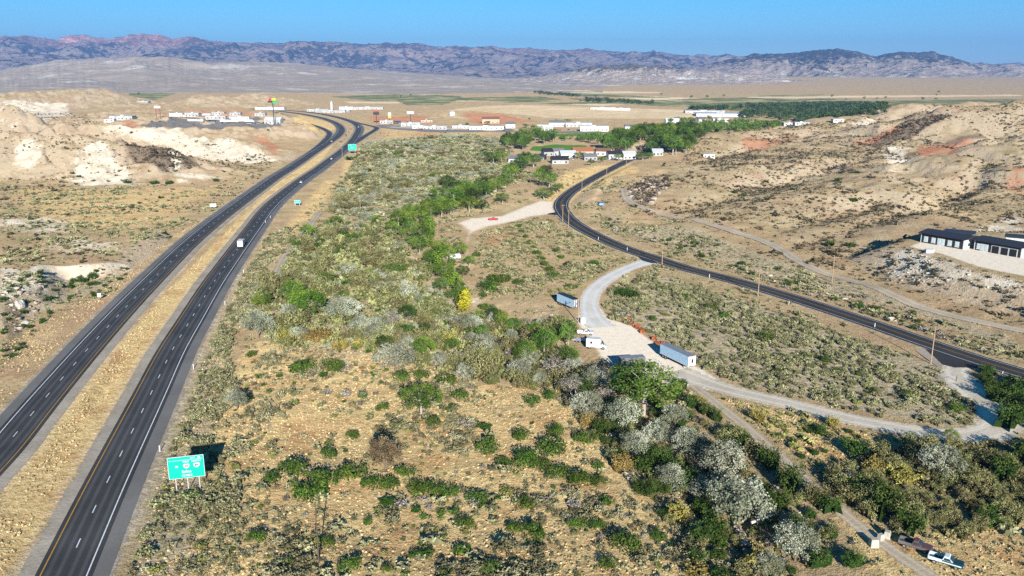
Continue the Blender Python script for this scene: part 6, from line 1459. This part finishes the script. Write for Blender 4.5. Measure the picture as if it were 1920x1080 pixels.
def pole_sign(px, py, ytop, faces, label, posts=1, w_=8):
    g = gp(px, py); zc = project(g.x, g.y, g.z)[2]; h_ = (py - ytop) * zc / F / CT
    r = empty('pole_sign', g, 0); tag(r, label, 'pole sign')
    for i in range(posts):
        x = 0 if posts == 1 else (-.38 + .76 * i) * w_
        MB().box(x - .45, x + .45, .3, 1.1, -1, h_ - 1).build('post', M['dark'] if posts == 1 else M['redroof'], r)
    for (x0, x1, z0, z1, m) in faces: MB().box(x0 * w_, x1 * w_, -.3, .298, h_ * 0 + h_ - z1, h_ - z0).build('sign_face', M[m], r)
pole_sign(514, 234, 187, [(-.55, -.15, 0, 3.2, 'redface'), (-.1, .5, 0, 2.6, 'yellow'), (-.7, -.02, 3.3, 5.6, 'dark'), (0, .7, 2.8, 6.2, 'greenface')], 'very tall pole sign with red, yellow and green boards at the truck stop', 1, 9)
pole_sign(297, 223, 200, [(-.6, .6, 0, 3.4, 'white'), (-.55, .55, 3.42, 4.3, 'redface')], 'wide white sign board on two red brown posts at the left of the truck stop', 2, 8)
pole_sign(706, 232, 209, [(-.5, .5, 0, 2.0, 'redface'), (-.6, .6, 2.02, 6.5, 'dark')], 'red and black pole sign at the left end of the town', 1, 8)
pole_sign(731, 231, 212, [(-.4, .4, 0, 5.0, 'white'), (-.4, .4, 5.02, 9.0, 'yellow')], 'white and yellow narrow pole sign above the filling station', 1, 6)
pole_sign(770, 232, 210, [(-.6, .6, 0, 4.0, 'white')], 'pale pole sign above the white motel block', 1, 9)
g = gp(848, 216); r = empty('water_tank', g); tag(r, 'white water tank on the slope of the red hill', 'tank')
MB().tube((0, 0, -1), (0, 0, 6), 5.5, n=20).build('shell', M['white'], r); MB().tube((0, 0, 6.004), (0, 0, 7.2), 5.5, .6, 20).build('roof', M['white'], r)
g = gp(622, 207); r = empty('silo', g); tag(r, 'white narrow tower among the buildings behind the highway bend', 'silo')
MB().tube((0, 0, -1), (0, 0, 17), 2.6, n=16).build('shell', M['white'], r); MB().tube((0, 0, 17.004), (0, 0, 20), 2.6, .4, 16).build('roof', M['lgrey'], r)

# ------------------------------------------------------------------ poles, posts
def upole(px, py, ytop, label, mat='pole', arm=True, rz=.5):
    g = gp(px, py); zc = project(g.x, g.y, g.z)[2]; h_ = (py - ytop) * zc / F / CT * 1.02
    r = empty('utility_pole', g, rz); tag(r, label, 'utility pole')
    MB().tube((0, 0, -.5), (0, 0, h_), .20 if arm else .13, .13 if arm else .09, 8).build('pole', M[mat], r)
    if arm:
        ar = MB().box(-1.1, 1.1, -.22, -.12, h_ - .9, h_ - .75).build('crossarm', M[mat], r)
        for x in (-.95, .95): MB().tube((x, -.17, h_ - .748), (x, -.17, h_ - .5), .06, .04, 6).build('insulator', M['rim'], ar)
    return r
up = [(1745, 682, 613, 'tall utility pole beside the asphalt apron of the paved road'), (1421, 556, 505, 'utility pole on the near side of the paved road, first beyond the apron pole'), (1560, 529, 480, 'utility pole beside the hillside track below the workshops'),
      (1241, 501, 458, 'utility pole at the corner where the gravel road joins'), (1084, 606, 558, 'utility pole by the white tank left of the gravel road'), (1055, 416, 384, 'utility pole on the inside of the paved road bend, the left one'), (1066, 426, 394, 'utility pole on the inside of the paved road bend, the right one'),
      (1091, 358, 338, 'utility pole at the far side of the paved road past the bend'), (1137, 342, 316, 'utility pole right of the paved road half way to the houses'), (1174, 312, 295, 'utility pole near the end of the paved road by the houses'), (676, 402, 367, 'lone utility pole in the grey brush left of the grove'),
      (695, 481, 458, 'short pole in the middle of the olive brush'), (486, 293, 262, 'thin pole on the white slope below the truck stop'), (642, 296, 278, 'thin pole beside the highway just before the far green sign')]
for x, y, yt, lb in up: upole(x, y, yt, lb)
upole(598, 1056, 936, 'dark wooden pole standing alone among the sagebrush at the bottom of the photo', 'darkpole', False)
dl = [(1479, 572), (1879, 706), (1176, 470), (1122, 450), (1330, 521), (1640, 614), (457, 512), (422, 572), (363, 692), (507, 409), (498, 418), (300, 847)]
for j, (x, y) in enumerate(dl):
    o = MB().box(-.07, .07, -.03, .03, -.2, 1.25).box(-.072, .072, -.045, -.031, .95, 1.2).build('marker_post', M['white'], None, gp(x, y)); o.scale = (1.3, 1.3, 1.2)
    tag(o, ('white marker post on the edge of the paved road, %s from the left' % ordinal(sorted(d[0] for d in dl if d[0] > 1000).index(x))) if x > 1000 else 'white marker post on the right shoulder of the highway, %s from the left' % ordinal(sorted(d[0] for d in dl if d[0] < 1000).index(x)), 'marker post', 'marker posts along the roads')
# gate at the drive, tarp by the wash, boulder in the gully
r = empty('gate', gp(1775, 712), R(-25)); tag(r, 'low metal gate across the drive below the asphalt apron', 'gate')
for z in (.4, .8, 1.2): MB().tube((-2.2, 0, z), (2.2, 0, z), .05, n=6).build('rail', M['post'], r)
for x in (-2.3, 2.3): MB().box(x - .09, x + .09, -.09, .09, -.3, 1.5).build('post', M['darkpole'], r)
o = MB().taper(-1.6, 1.6, -2.2, 2.2, 0, 1.5, .3, .3, .3).build('tarp_cover', M['tarp'], None, gp(1127, 384), bevel=.2); tag(o, 'blue tarp covered pile in the wash beside the road bend', 'tarp')
def boulder(px, py, s, label, mat='concrete'):
    import bmesh
    bm = bmesh.new(); bmesh.ops.create_icosphere(bm, subdivisions=4, radius=1)
    sd_ = RNG.uniform(0, 50)
    for v in bm.verts:
        n = float(fbm(np.array([v.co.x * 1.6 + sd_]), np.array([v.co.y * 1.6 + v.co.z * 1.9]), 4)[0]); v.co *= 1 + .38 * n
        v.co.x *= s[0]; v.co.y *= s[1]; v.co.z = max(v.co.z, -.4) * s[2]
    me = bpy.data.meshes.new('boulder'); bm.to_mesh(me); bm.free(); me.materials.append(M[mat])
    o = link('boulder', me, None, gp(px, py)); o.rotation_euler.z = RNG.uniform(0, 6); tag(o, label, 'boulder')
boulder(37, 572, (2.6, 1.9, 2.1), 'big white rounded boulder in the gully left of the highway')
boulder(18, 548, (2.0, 1.6, 1.2), 'smaller pale boulder just behind the big white boulder')
boulder(48, 606, (1.6, 1.2, .9), 'pale flat rock in the dark gully below the big boulder')
